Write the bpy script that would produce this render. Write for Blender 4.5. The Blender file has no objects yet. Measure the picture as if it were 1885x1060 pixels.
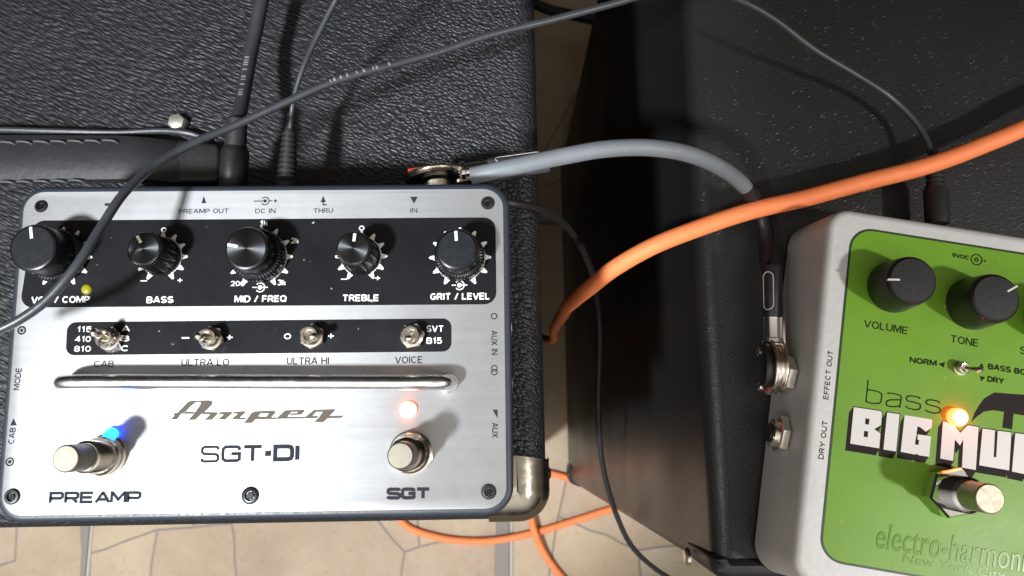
import bpy, bmesh, math, random
from mathutils import Vector, Matrix, noise as noise3
random.seed(7)
C = bpy.context.scene.collection
sc = bpy.context.scene
R_ = math.radians

# ------------------------------------------------------------------ camera
cam_d = bpy.data.cameras.new("camera"); cam = bpy.data.objects.new("camera", cam_d); C.objects.link(cam)
M3 = Matrix([(0.99991, -0.0, 0.013447), (0.00224, 0.986026, -0.166574), (-0.013259, 0.166589, 0.985937)])
cam.matrix_world = Matrix.Translation((0, 0, 0.76)) @ M3.to_4x4()
cam_d.sensor_width = 36.0; cam_d.lens = 36.0 * 1450 / 1885
cam_d.clip_start = 0.01; cam_d.clip_end = 50
cam_d.dof.use_dof = True; cam_d.dof.focus_distance = 0.235; cam_d.dof.aperture_fstop = 30
sc.camera = cam

# ------------------------------------------------------------------ light of the room
w = bpy.data.worlds.new("World"); sc.world = w; w.use_nodes = True
wn = w.node_tree; wn.nodes.clear()
wo = wn.nodes.new("ShaderNodeOutputWorld"); wb = wn.nodes.new("ShaderNodeBackground")
tc = wn.nodes.new("ShaderNodeTexCoord"); sx = wn.nodes.new("ShaderNodeSeparateXYZ"); rp = wn.nodes.new("ShaderNodeValToRGB")
wn.links.new(tc.outputs["Generated"], sx.inputs[0]); wn.links.new(sx.outputs["Z"], rp.inputs[0])
ry = wn.nodes.new("ShaderNodeValToRGB"); my = wn.nodes.new("ShaderNodeMix"); my.data_type = 'RGBA'; my.blend_type = 'MULTIPLY'; my.inputs[0].default_value = 1.0
ma = wn.nodes.new("ShaderNodeMath"); ma.operation = 'MULTIPLY_ADD'; ma.inputs[1].default_value = 0.5; ma.inputs[2].default_value = 0.5
wn.links.new(sx.outputs["Y"], ma.inputs[0]); wn.links.new(ma.outputs[0], ry.inputs[0])     # the room is lit from the front and dim at the back
wn.links.new(rp.outputs[0], my.inputs[6]); wn.links.new(ry.outputs[0], my.inputs[7])
wn.links.new(my.outputs[2], wb.inputs[0]); wn.links.new(wb.outputs[0], wo.inputs[0])
ye = ry.color_ramp.elements
ye[0].position = 0.15; ye[0].color = (2.3, 2.45, 2.65, 1); ye[1].position = 0.66; ye[1].color = (0.07, 0.06, 0.055, 1)
yk = ye.new(0.46); yk.color = (1.05, 1.05, 1.05, 1)
e = rp.color_ramp.elements
e[0].position = 0.0; e[0].color = (0.02, 0.016, 0.013, 1)
e[1].position = 0.9; e[1].color = (1.0, 0.89, 0.76, 1)
x = e.new(0.22); x.color = (0.26, 0.225, 0.19, 1); x = e.new(0.58); x.color = (0.86, 0.76, 0.65, 1)
wb.inputs[1].default_value = 0.60

def lamp(name, loc, aim, power, color, cone, blend, radius):
    l = bpy.data.lights.new(name, 'SPOT'); o = bpy.data.objects.new(name, l); C.objects.link(o)
    l.energy = power; l.color = color; l.spot_size = R_(cone); l.spot_blend = blend; l.shadow_soft_size = radius
    o.location = loc
    o.rotation_euler = (Vector(aim) - Vector(loc)).to_track_quat('-Z', 'Y').to_euler()
    return o
lamp("ceiling_lamp", (-0.40, -0.31, 1.28), (-0.28, 0.09, 0.37), 74.0, (0.93, 0.97, 1.0), 41.4, 0.04, 0.045)
lamp("room_lamp", (0.71, -0.28, 1.30), (0.142, 0.012, 0.48), 27.0, (1.0, 0.97, 0.93), 19.5, 0.35, 0.032)
sc.view_settings.view_transform = 'Standard'; sc.view_settings.look = 'None'
sc.view_settings.exposure = 0.0; sc.view_settings.gamma = 1.0

# ------------------------------------------------------------------ materials
def mat(name, col=(0.5, 0.5, 0.5), rough=0.5, metal=0.0, emit=None, es=0, spec=0.5, coat=0.0):
    m = bpy.data.materials.new(name); m.use_nodes = True
    b = m.node_tree.nodes["Principled BSDF"]
    b.inputs["Base Color"].default_value = (*col, 1); b.inputs["Roughness"].default_value = rough
    b.inputs["Metallic"].default_value = metal; b.inputs["Specular IOR Level"].default_value = spec
    b.inputs["Coat Weight"].default_value = coat
    if emit: b.inputs["Emission Color"].default_value = (*emit, 1); b.inputs["Emission Strength"].default_value = es
    return m
def N(m, t, **kw):
    n = m.node_tree.nodes.new("ShaderNode" + t)
    for k, v in kw.items(): setattr(n, k, v)
    return n
def L(m, a, b): m.node_tree.links.new(a, b)
def BS(m): return m.node_tree.nodes["Principled BSDF"]
def coords(m, scale=(1, 1, 1), rot=(0, 0, 0)):
    t = N(m, "TexCoord"); mp = N(m, "Mapping"); mp.inputs["Scale"].default_value = scale; mp.inputs["Rotation"].default_value = rot
    L(m, t.outputs["Object"], mp.inputs["Vector"]); return mp.outputs[0]
def noise(m, vec, scale, detail=3, rough=0.5):
    n = N(m, "TexNoise"); n.inputs["Scale"].default_value = scale; n.inputs["Detail"].default_value = detail; n.inputs["Roughness"].default_value = rough
    L(m, vec, n.inputs["Vector"]); return n.outputs["Fac"]
def ramp(m, fac, stops):
    r = N(m, "ValToRGB"); el = r.color_ramp.elements
    for i, (p, c) in enumerate(stops):
        k = el[i] if i < 2 else el.new(p)
        k.position = p; k.color = (*c, 1) if isinstance(c, tuple) else (c, c, c, 1)
    L(m, fac, r.inputs[0]); return r.outputs[0]
def bump(m, h, dist, strength=1.0, prev=None):
    b = N(m, "Bump"); b.inputs["Strength"].default_value = strength; b.inputs["Distance"].default_value = dist
    L(m, h, b.inputs["Height"])
    if prev: L(m, prev, b.inputs["Normal"])
    return b.outputs[0]
def math_(m, op, a, b=None, v=None):
    n = N(m, "Math", operation=op); L(m, a, n.inputs[0])
    if b is not None: L(m, b, n.inputs[1])
    if v is not None: n.inputs[1].default_value = v
    return n.outputs[0]

def grain(m, amt=0.1, scale=400, lo=0.35, hi=0.55):
    v = coords(m); f = noise(m, v, scale, 4, 0.6)
    L(m, ramp(m, f, [(0.3, lo), (0.75, hi)]), BS(m).inputs["Roughness"])

# textured cabinet covering: long shallow creases, rounder pebbles towards the right-hand edge
M_tolex = mat("pebbled_black_vinyl", (0.0125, 0.0135, 0.0165), 0.5, spec=0.38)
def make_tolex(m):
    v0 = coords(m)
    nz = N(m, "TexNoise"); nz.inputs["Scale"].default_value = 90; nz.inputs["Detail"].default_value = 2; L(m, v0, nz.inputs["Vector"])
    sub = N(m, "VectorMath", operation='SUBTRACT'); sub.inputs[1].default_value = (0.5, 0.5, 0.5); L(m, nz.outputs["Color"], sub.inputs[0])
    scl = N(m, "VectorMath", operation='SCALE'); scl.inputs["Scale"].default_value = 0.0032; L(m, sub.outputs[0], scl.inputs[0])
    add = N(m, "VectorMath", operation='ADD'); L(m, v0, add.inputs[0]); L(m, scl.outputs[0], add.inputs[1])
    def cells(sx_, sy_, ang, s):
        mr_ = N(m, "Mapping"); mr_.inputs["Rotation"].default_value = (0, 0, ang); L(m, add.outputs[0], mr_.inputs["Vector"])
        mp = N(m, "Mapping"); mp.inputs["Scale"].default_value = (sx_, sy_, 1); L(m, mr_.outputs[0], mp.inputs["Vector"])
        vo = N(m, "TexVoronoi", feature='SMOOTH_F1'); vo.inputs["Scale"].default_value = s; vo.inputs["Smoothness"].default_value = 0.35
        L(m, mp.outputs[0], vo.inputs["Vector"]); return vo.outputs["Distance"]
    a = cells(0.27, 1.1, R_(28), 1000); b = cells(0.55, 1.1, R_(26), 1080)
    sp = N(m, "SeparateXYZ"); L(m, v0, sp.inputs[0])
    mr = N(m, "MapRange"); mr.inputs[1].default_value = -0.115; mr.inputs[2].default_value = -0.03; L(m, sp.outputs[0], mr.inputs[0])
    mx = N(m, "Mix"); L(m, mr.outputs[0], mx.inputs[0]); L(m, a, mx.inputs[2]); L(m, b, mx.inputs[3])
    h = math_(m, 'MULTIPLY', mx.outputs[0], v=-1.0)
    n1 = bump(m, h, 0.00055, 1.0)
    n2 = bump(m, noise(m, v0, 2600, 2), 0.0001, 0.6, n1)
    L(m, n2, BS(m).inputs["Normal"])
    L(m, ramp(m, noise(m, v0, 25, 3), [(0.3, 0.42), (0.7, 0.54)]), BS(m).inputs["Roughness"])
make_tolex(M_tolex)

# fine pebbled plastic with small sharp bumps that glint
M_paint = mat("fine_textured_black", (0.016, 0.016, 0.0165), 0.37, spec=0.4)
def make_paint(m):
    v = coords(m)
    mq = N(m, "Mapping"); mq.inputs["Rotation"].default_value = (0, 0, R_(-28)); L(m, v, mq.inputs["Vector"]); mp = N(m, "Mapping"); mp.inputs["Scale"].default_value = (0.34, 1.3, 1); L(m, mq.outputs[0], mp.inputs["Vector"])
    vo = N(m, "TexVoronoi"); vo.inputs["Scale"].default_value = 820; L(m, mp.outputs[0], vo.inputs["Vector"])
    dots = ramp(m, vo.outputs["Distance"], [(0.0, 1.0), (0.3, 0.0)])
    sel = ramp(m, noise(m, v, 230, 2), [(0.40, 0.0), (0.62, 1.0)])
    h = N(m, "Math", operation='MULTIPLY'); L(m, dots, h.inputs[0]); L(m, sel, h.inputs[1])
    n1 = bump(m, h.outputs[0], 0.00015, 0.85)
    n2 = bump(m, noise(m, v, 900, 4, 0.6), 0.00022, 0.7, n1)
    L(m, n2, BS(m).inputs["Normal"])
    L(m, ramp(m, noise(m, v, 14, 4), [(0.3, 0.28), (0.7, 0.42)]), BS(m).inputs["Roughness"])
make_paint(M_paint)

M_plate = mat("brushed_aluminium", (0.80, 0.80, 0.80), 0.6, 1.0)
def make_plate(m):
    b = BS(m)
    t = N(m, "CombineXYZ"); t.inputs[1].default_value = 1.0
    b.inputs["Anisotropic"].default_value = 0.55; L(m, t.outputs[0], b.inputs["Tangent"])
    f = noise(m, coords(m, (6, 900, 1)), 6, 5, 0.65)
    f2 = noise(m, coords(m, (1, 60, 1)), 9, 3, 0.6)
    L(m, ramp(m, f, [(0.25, 0.57), (0.75, 0.69)]), b.inputs["Roughness"])
    v = coords(m)
    dust = ramp(m, noise(m, v, 420, 1), [(0.80, 0.0), (0.84, 1.0)])
    cr = ramp(m, f2, [(0.3, (0.42, 0.43, 0.445)), (0.7, (0.465, 0.475, 0.49))])
    mx = N(m, "Mix", data_type='RGBA'); L(m, dust, mx.inputs[0]); L(m, cr, mx.inputs[6]); mx.inputs[7].default_value = (0.65, 0.65, 0.65, 1)
    def scratch(ang, sc_, th, off):
        mr = N(m, "Mapping"); mr.inputs["Rotation"].default_value = (0, 0, ang); mr.inputs["Location"].default_value = (off, off * .7, 0); L(m, v, mr.inputs["Vector"])
        ms = N(m, "Mapping"); ms.inputs["Scale"].default_value = (22, sc_, 1); L(m, mr.outputs[0], ms.inputs["Vector"])
        return ramp(m, noise(m, ms.outputs[0], 1.0, 2), [(th, 0.0), (th + .03, 1.0)])
    sc1 = scratch(R_(33), 1500, .745, .3); sc2 = scratch(R_(-58), 1300, .75, .9)
    sadd = N(m, "Math", operation='MAXIMUM'); L(m, sc1, sadd.inputs[0]); L(m, sc2, sadd.inputs[1])
    smk = N(m, "Math", operation='MULTIPLY'); L(m, sadd.outputs[0], smk.inputs[0]); smk.inputs[1].default_value = 0.6
    m3 = N(m, "Mix", data_type='RGBA'); L(m, smk.outputs[0], m3.inputs[0]); L(m, mx.outputs[2], m3.inputs[6]); m3.inputs[7].default_value = (0.62, 0.62, 0.62, 1)
    smud = ramp(m, noise(m, v, 38, 5, 0.7), [(0.42, (1.0, 1.0, 1.0)), (0.72, (0.84, 0.83, 0.81))])
    m4 = N(m, "Mix", data_type='RGBA', blend_type='MULTIPLY'); m4.inputs[0].default_value = 1.0; L(m, m3.outputs[2], m4.inputs[6]); L(m, smud, m4.inputs[7])
    L(m, m4.outputs[2], b.inputs["Base Color"])
    L(m, bump(m, f, 0.00001, 0.5), b.inputs["Normal"])
make_plate(M_plate)

def speckled(name, col, rough, dustcol, th=0.74, sc_=500):
    m = mat(name, col, rough, spec=0.14); v = coords(m)
    d = ramp(m, noise(m, v, sc_, 2), [(th, 0.0), (th + 0.05, 1.0)])
    big = ramp(m, noise(m, v, 40, 4), [(0.3, 0.0), (0.8, 0.35)])
    sm = N(m, "Math", operation='MULTIPLY'); L(m, d, sm.inputs[0]); sm.inputs[1].default_value = 0.8
    mx = N(m, "Mix", data_type='RGBA'); L(m, sm.outputs[0], mx.inputs[0]); mx.inputs[6].default_value = (*col, 1); mx.inputs[7].default_value = (*dustcol, 1)
    L(m, mx.outputs[2], BS(m).inputs["Base Color"])
    L(m, ramp(m, noise(m, v, 60, 5, 0.65), [(0.3, rough - 0.08), (0.75, rough + 0.12)]), BS(m).inputs["Roughness"])
    return m
M_panel = speckled("black_panel_print", (0.009, 0.009, 0.011), 0.38, (0.42, 0.42, 0.42), 0.735)
M_case = mat("dark_blue_grey_case_paint", (0.022, 0.028, 0.040), 0.45); grain(M_case, scale=900)
M_nickel = mat("nickel", (0.80, 0.76, 0.68), 0.16, 1.0); grain(M_nickel, scale=600, lo=0.10, hi=0.26)
M_chrome = mat("chrome", (0.93, 0.93, 0.94), 0.08, 1.0)
M_bar = mat("bar_chrome", (0.93, 0.94, 0.95), 0.24, 1.0); grain(M_bar, scale=300, lo=0.19, hi=0.29)
M_corner = mat("nickel_corner", (0.40, 0.37, 0.315), 0.17, 1.0); grain(M_corner, scale=300, lo=0.12, hi=0.32)
M_button = mat("satin_nickel", (0.40, 0.36, 0.29), 0.5, 1.0); grain(M_button, scale=700, lo=0.45, hi=0.58)
M_buttond = mat("worn_nickel", (0.23, 0.21, 0.175), 0.5, 1.0); grain(M_buttond, scale=700, lo=0.45, hi=0.6)
M_bolt = mat("dull_bright_nickel", (0.88, 0.85, 0.78), 0.42, 1.0)
M_steel = mat("turned_steel", (0.50, 0.47, 0.41), 0.42, 1.0)
M_knobtop = mat("turned_black_metal", (0.075, 0.08, 0.088), 0.33, 1.0)
tn = N(M_knobtop, "Tangent", direction_type='RADIAL', axis='Z'); L(M_knobtop, tn.outputs[0], BS(M_knobtop).inputs["Tangent"])
BS(M_knobtop).inputs["Anisotropic"].default_value = 0.85
M_knob = mat("black_knurled_metal", (0.012, 0.012, 0.015), 0.3, 0.5, spec=0.4)
M_knobblue = mat("satin_blue_black", (0.015, 0.018, 0.022), 0.34, 0.2, spec=0.4); grain(M_knobblue, scale=500, lo=0.26, hi=0.42)
M_white = speckled("white_print", (0.72, 0.71, 0.69), 0.5, (0.9, 0.9, 0.9))
M_dimwhite = mat("worn_white_print", (0.45, 0.44, 0.42), 0.5)
M_faint = mat("faded_grey_print", (0.20, 0.20, 0.20), 0.6)
M_ink = mat("dark_print", (0.024, 0.026, 0.034), 0.75, spec=0.08)
M_logo = mat("warm_grey_print", (0.10, 0.085, 0.07), 0.75, spec=0.08)
M_screw = mat("black_oxide_screw", (0.05, 0.05, 0.055), 0.35, 0.8)
M_rubber = mat("black_rubber", (0.018, 0.018, 0.02), 0.5)
def cable_mat(name, col, rough, lo, hi):
    m = mat(name, col, rough); v = coords(m)
    L(m, ramp(m, noise(m, v, 90, 5, 0.6), [(0.3, tuple(c * lo for c in col)), (0.75, tuple(min(1, c * hi) for c in col))]), BS(m).inputs["Base Color"])
    L(m, bump(m, noise(m, v, 700, 3), 0.0001, 0.4), BS(m).inputs["Normal"]); return m
M_thin = cable_mat("dark_grey_jacket", (0.036, 0.040, 0.047), 0.38, 0.8, 1.3)
M_grey = cable_mat("dusty_grey_rubber", (0.155, 0.172, 0.19), 0.5, 0.85, 1.15)
M_sleeve = cable_mat("shrink_sleeve", (0.052, 0.052, 0.064), 0.4, 0.85, 1.15)
M_thick = cable_mat("charcoal_jacket", (0.028, 0.030, 0.033), 0.45, 0.8, 1.3)
M_orange = cable_mat("orange_jacket", (0.98, 0.265, 0.090), 0.6, 0.90, 1.05)
M_red = mat("red_plastic", (0.35, 0.03, 0.02), 0.4)
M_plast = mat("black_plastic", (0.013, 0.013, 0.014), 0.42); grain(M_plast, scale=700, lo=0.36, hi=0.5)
M_cast = mat("hammered_silver_paint", (0.55, 0.55, 0.54), 0.55, 0.2)
def mk_cast(m):
    v = coords(m)
    L(m, bump(m, noise(m, v, 420, 2), 0.00022, 0.45), BS(m).inputs["Normal"])
    L(m, ramp(m, noise(m, v, 60, 5, 0.7), [(0.3, (0.60, 0.61, 0.625)), (0.75, (0.68, 0.69, 0.70))]), BS(m).inputs["Base Color"])
mk_cast(M_cast)
M_green = mat("lime_green_enamel", (0.14, 0.32, 0.020), 0.36, spec=0.4)
def mk_green(m):
    v = coords(m)
    L(m, bump(m, noise(m, v, 500, 2), 0.00006, 0.3), BS(m).inputs["Normal"])
    dst = ramp(m, noise(m, v, 620, 1), [(0.79, 0.0), (0.83, 0.7)])
    base = ramp(m, noise(m, v, 30, 4), [(0.3, (0.165, 0.365, 0.024)), (0.75, (0.18, 0.395, 0.028))])
    gr = ramp(m, noise(m, v, 26, 6, 0.7), [(0.32, (0.84, 0.85, 0.80)), (0.58, (1.0, 1.0, 1.0))]); mb = N(m, "Mix", data_type='RGBA', blend_type='MULTIPLY'); mb.inputs[0].default_value = 1.0; L(m, base, mb.inputs[6]); L(m, gr, mb.inputs[7]); base = mb.outputs[2]
    mg = N(m, "Mix", data_type='RGBA'); L(m, dst, mg.inputs[0]); L(m, base, mg.inputs[6]); mg.inputs[7].default_value = (0.45, 0.5, 0.3, 1); L(m, mg.outputs[2], BS(m).inputs["Base Color"])
    L(m, ramp(m, noise(m, v, 45, 4), [(0.3, 0.30), (0.75, 0.42)]), BS(m).inputs["Roughness"])
mk_green(M_green)
M_emboss = mat("raised_green_lettering", (0.13, 0.31, 0.020), 0.22)
M_dkgreen = mat("dark_green_line", (0.018, 0.045, 0.012), 0.4)
M_ginkg = mat("dark_print_on_green", (0.022, 0.035, 0.012), 0.75, spec=0.08)
M_pi = mat("black_brown_print", (0.016, 0.010, 0.010), 0.6, spec=0.2)
M_letterw = mat("white_block_print", (0.80, 0.80, 0.80), 0.4)
M_leather = mat("dark_grey_leather", (0.018, 0.019, 0.021), 0.5, spec=0.3)
def mk_leather(m):
    v = coords(m)
    L(m, bump(m, noise(m, v, 380, 5, 0.65), 0.0004, 0.5), BS(m).inputs["Normal"])
    L(m, ramp(m, noise(m, v, 45, 4), [(0.3, (0.014, 0.015, 0.017)), (0.75, (0.024, 0.025, 0.027))]), BS(m).inputs["Base Color"])
mk_leather(M_leather)
M_stitch = mat("grey_thread", (0.06, 0.062, 0.066), 0.6)
M_stone = None
def stone_mat(name, c1, c2):
    m = mat(name, c1, 0.62, spec=0.25); v = coords(m)
    a = ramp(m, noise(m, v, 13, 7, 0.66), [(0.30, c2), (0.66, c1)])
    pit = ramp(m, noise(m, v, 190, 3, 0.6), [(0.28, (0.86, 0.83, 0.79)), (0.42, (1.0, 1.0, 1.0))])
    dirt = ramp(m, noise(m, v, 5, 6, 0.7), [(0.35, (0.80, 0.77, 0.74)), (0.60, (1.0, 1.0, 1.0))])
    m1 = N(m, "Mix", data_type='RGBA', blend_type='MULTIPLY'); m1.inputs[0].default_value = 1.0; L(m, a, m1.inputs[6]); L(m, pit, m1.inputs[7])
    m2 = N(m, "Mix", data_type='RGBA', blend_type='MULTIPLY'); m2.inputs[0].default_value = 1.0; L(m, m1.outputs[2], m2.inputs[6]); L(m, dirt, m2.inputs[7])
    L(m, m2.outputs[2], BS(m).inputs["Base Color"])
    n1 = bump(m, noise(m, v, 60, 7, 0.7), 0.0012, 0.6)
    L(m, n1, BS(m).inputs["Normal"])
    L(m, ramp(m, noise(m, v, 35, 4), [(0.3, 0.55), (0.75, 0.72)]), BS(m).inputs["Roughness"])
    return m
M_stones = [stone_mat("beige_glazed_stone", (0.53, 0.43, 0.31), (0.45, 0.355, 0.25)),
            stone_mat("pinkish_beige_stone", (0.50, 0.395, 0.295), (0.415, 0.32, 0.235)),
            stone_mat("pale_beige_stone", (0.56, 0.50, 0.39), (0.48, 0.41, 0.31))]
M_tileline = mat("grey_joint_relief", (0.235, 0.21, 0.19), 0.7)
M_grout = mat("pale_floor_grout", (0.46, 0.43, 0.38), 0.8)
def led_mat(name, rim, core, es, r0, r1):
    m = mat(name, (0.3, 0.3, 0.3), 0.2); v = N(m, "TexCoord"); ln = N(m, "VectorMath", operation='LENGTH')
    mp = N(m, "Mapping"); mp.inputs["Scale"].default_value = (1, 1, 0); L(m, v.outputs["Object"], mp.inputs["Vector"]); L(m, mp.outputs[0], ln.inputs[0])
    mr = N(m, "MapRange"); mr.inputs[1].default_value = r0; mr.inputs[2].default_value = r1; L(m, ln.outputs["Value"], mr.inputs[0])
    L(m, ramp(m, mr.outputs[0], [(0.0, core), (1.0, rim)]), BS(m).inputs["Emission Color"])
    BS(m).inputs["Emission Strength"].default_value = es; return m
M_ledred = led_mat("red_led_lit", (1.0, 0.055, 0.012), (1.0, 0.40, 0.20), 14.0, 0.0012, 0.0026)
M_ledblue = led_mat("blue_led_lit", (0.0, 0.035, 0.7), (0.0, 0.13, 1.0), 24.0, 0.0008, 0.002)
M_ledyel = mat("yellow_led_lens", (0.22, 0.22, 0.012), 0.3, emit=(0.6, 0.6, 0.0), es=0.1)

# ------------------------------------------------------------------ mesh helpers (millimetres; linked in metres)
def link(name, bm, material, parent=None, smooth=True, ang=35, origin=(0, 0, 0)):
    bmesh.ops.recalc_face_normals(bm, faces=bm.faces[:])
    me = bpy.data.meshes.new(name)
    o_ = Vector(origin)
    for v in bm.verts: v.co = (v.co - o_) * 0.001
    bm.to_mesh(me); bm.free()
    if smooth:
        me.shade_smooth(); me.set_sharp_from_angle(angle=R_(ang))
    me.materials.append(material)
    o = bpy.data.objects.new(name, me); C.objects.link(o); o.location = o_ * 0.001
    if parent is not None: o.parent = parent
    return o
def thing(name, label, cat, loc=(0, 0, 0), rz=0, group=None):
    o = bpy.data.objects.new(name, None); C.objects.link(o); o.empty_display_size = 0.02
    o.location = Vector(loc) * 0.001; o.rotation_euler = (0, 0, rz); o['label'] = label; o['category'] = cat
    if group: o['group'] = group
    return o
def tag(o, label, cat, group=None):
    o['label'] = label; o['category'] = cat
    if group: o['group'] = group
    return o
def add_loft(bm, sections, cap0=True, cap1=True):
    rings = [[bm.verts.new((p[0], p[1], z)) for p in pts] for pts, z in sections]
    n = len(rings[0])
    for a, b in zip(rings, rings[1:]):
        for i in range(n): bm.faces.new((a[i], a[(i + 1) % n], b[(i + 1) % n], b[i]))
    if cap0: bm.faces.new(rings[0][::-1])
    if cap1: bm.faces.new(rings[-1])
    return rings
def rpoly(pts, r, n=6):
    out = []
    m = len(pts)
    for i in range(m):
        p = Vector(pts[i][:2]); a = (Vector(pts[i - 1][:2]) - p).normalized(); b = (Vector(pts[(i + 1) % m][:2]) - p).normalized()
        rr = r[i] if isinstance(r, (list, tuple)) else r
        ang = a.angle(b); d = rr / math.tan(ang / 2); cpt = p + (a + b).normalized() * (rr / math.sin(ang / 2))
        s = p + a * d - cpt; t = p + b * d - cpt
        a0 = math.atan2(s.y, s.x); a1 = math.atan2(t.y, t.x); da = (a1 - a0 + math.pi) % (2 * math.pi) - math.pi
        for k in range(n + 1):
            th = a0 + da * k / n; out.append((cpt.x + rr * math.cos(th), cpt.y + rr * math.sin(th)))
    return out
def rect(x0, y0, x1, y1): return [(x0, y0), (x1, y0), (x1, y1), (x0, y1)]
def offset(pts, d):
    n = len(pts); out = []
    ar = sum(pts[i][0] * pts[(i + 1) % n][1] - pts[(i + 1) % n][0] * pts[i][1] for i in range(n))
    s = 1 if ar > 0 else -1
    for i in range(n):
        a = Vector(pts[i - 1]); p = Vector(pts[i]); b = Vector(pts[(i + 1) % n])
        e1 = (p - a); e2 = (b - p)
        if e1.length < 1e-6: e1 = e2
        if e2.length < 1e-6: e2 = e1
        e1 = e1.normalized(); e2 = e2.normalized()
        n1 = Vector((e1.y, -e1.x)); n2 = Vector((e2.y, -e2.x)); nn = (n1 + n2)
        nn = nn / max(0.3, nn.length_squared / 2)
        out.append(tuple(p + nn * d * s))
    return out
def slab(pts, z0, z1, bev=0.2, n=2, both=False):
    bm = bmesh.new(); secs = []
    if both:
        for k in range(n): a = math.pi / 2 * k / n; secs.append((offset(pts, -bev * (1 - math.sin(a))), z0 + bev * (1 - math.cos(a))))
        secs.append((pts, z0 + bev))
    else: secs.append((pts, z0))
    secs.append((pts, z1 - bev))
    for k in range(1, n + 1):
        a = math.pi / 2 * k / n; secs.append((offset(pts, -bev * (1 - math.cos(a))), z1 - bev + bev * math.sin(a)))
    add_loft(bm, secs); return bm
def circ(r, n, cx=0, cy=0, ph=0): return [(cx + r * math.cos(ph + 2 * math.pi * i / n), cy + r * math.sin(ph + 2 * math.pi * i / n)) for i in range(n)]
def lathe(prof, n=32, cx=0, cy=0, bm=None, knurl=0.0):
    """prof: list of (radius, z); knurl alternates the radius"""
    bm = bm or bmesh.new(); secs = []
    for r, z in prof:
        ring = []
        for i in range(n):
            a = 2 * math.pi * i / n; rr = max(r - (knurl if (i % 2 and r > 1.5) else 0), 1e-3); ring.append((cx + rr * math.cos(a), cy + rr * math.sin(a)))
        secs.append((ring, z))
    add_loft(bm, secs); return bm
def catmull(P, step=2.0):
    P = [Vector(p) for p in P]; Q = [P[0] * 2 - P[1]] + P + [P[-1] * 2 - P[-2]]; out = []
    for i in range(1, len(Q) - 2):
        p0, p1, p2, p3 = Q[i - 1:i + 3]; n = max(2, int((p2 - p1).length / step))
        t0 = 0.0; t1 = t0 + max(1e-4, (p1 - p0).length) ** .5; t2 = t1 + max(1e-4, (p2 - p1).length) ** .5; t3 = t2 + max(1e-4, (p3 - p2).length) ** .5
        for k in range(n):
            t = t1 + (t2 - t1) * k / n
            a1 = p0 * ((t1 - t) / (t1 - t0)) + p1 * ((t - t0) / (t1 - t0)); a2 = p1 * ((t2 - t) / (t2 - t1)) + p2 * ((t - t1) / (t2 - t1)); a3 = p2 * ((t3 - t) / (t3 - t2)) + p3 * ((t - t2) / (t3 - t2))
            b1 = a1 * ((t2 - t) / (t2 - t0)) + a2 * ((t - t0) / (t2 - t0)); b2 = a2 * ((t3 - t) / (t3 - t1)) + a3 * ((t - t1) / (t3 - t1))
            out.append(b1 * ((t2 - t) / (t2 - t1)) + b2 * ((t - t1) / (t2 - t1)))
    out.append(P[-1]); return out
def tube(P, r, n=14, smooth=True, bm=None, step=2.0, wob=0.0):
    """r: number or list of radii along the given points"""
    bm = bm or bmesh.new(); pts = catmull(P, step) if smooth else [Vector(p) for p in P]
    if wob:
        q_ = len(pts) - 1
        pts = [p + noise3.noise_vector(p * .021) * wob * min(1, i / 8, (q_ - i) / 8) for i, p in enumerate(pts)]
    m = len(pts)
    if isinstance(r, (list, tuple)): rad = list(r) if len(r) == m else [r[min(len(r) - 1, int(i * (len(r) - 1) / max(1, m - 1)))] for i in range(m)]
    else: rad = [r] * m
    up = Vector((0, 0, 1)); rings = []
    for i, p in enumerate(pts):
        t = (pts[min(i + 1, m - 1)] - pts[max(i - 1, 0)]).normalized()
        if abs(t.dot(up)) > 0.98: up = Vector((0, 1, 0)) if abs(t.y) < 0.9 else Vector((1, 0, 0))
        u = (up - t * up.dot(t)).normalized(); v = t.cross(u); up = u
        rings.append([bm.verts.new(p + (u * math.cos(2 * math.pi * k / n) + v * math.sin(2 * math.pi * k / n)) * rad[i]) for k in range(n)])
    for a, b in zip(rings, rings[1:]):
        for k in range(n): bm.faces.new((a[k], a[(k + 1) % n], b[(k + 1) % n], b[k]))
    bm.faces.new(rings[0][::-1]); bm.faces.new(rings[-1]); return bm
def turned(p, d, prof, n=20, bm=None):
    """a lathe along direction d from p; prof: list of (distance, radius)"""
    p = Vector(p); d = Vector(d).normalized()
    return tube([p + d * s for s, _ in prof], [r for _, r in prof], n, smooth=False, bm=bm)
def xform(bm, mtx): bmesh.ops.transform(bm, matrix=mtx, verts=bm.verts[:]); return bm
# flat print --------------------------------------------------------
PRINT = [0]
def fill2d(name, loops, z, material, parent):
    cu = bpy.data.curves.new("outline", 'CURVE'); cu.dimensions = '2D'; cu.fill_mode = 'BOTH'
    for lp in loops:
        s = cu.splines.new('POLY'); s.points.add(len(lp) - 1); s.use_cyclic_u = True
        for i, p in enumerate(lp): s.points[i].co = (p[0], p[1], 0, 1)
    ob = bpy.data.objects.new("outline", cu); C.objects.link(ob); bpy.context.view_layer.update()
    me = bpy.data.meshes.new_from_object(ob.evaluated_get(bpy.context.evaluated_depsgraph_get()))
    bpy.data.objects.remove(ob); bpy.data.curves.remove(cu)
    bm = bmesh.new(); bm.from_mesh(me); bpy.data.meshes.remove(me)
    for f in bm.faces:
        if f.normal.z < 0: f.normal_flip()
    for v in bm.verts: v.co.z = z
    return finish_print(name, bm, material, parent)
def finish_print(name, bm, material, parent):
    me = bpy.data.meshes.new(name)
    for v in bm.verts: v.co *= 0.001
    bm.to_mesh(me); bm.free(); me.materials.append(material)
    o = bpy.data.objects.new(name, me); C.objects.link(o); o.parent = parent; return o
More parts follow.
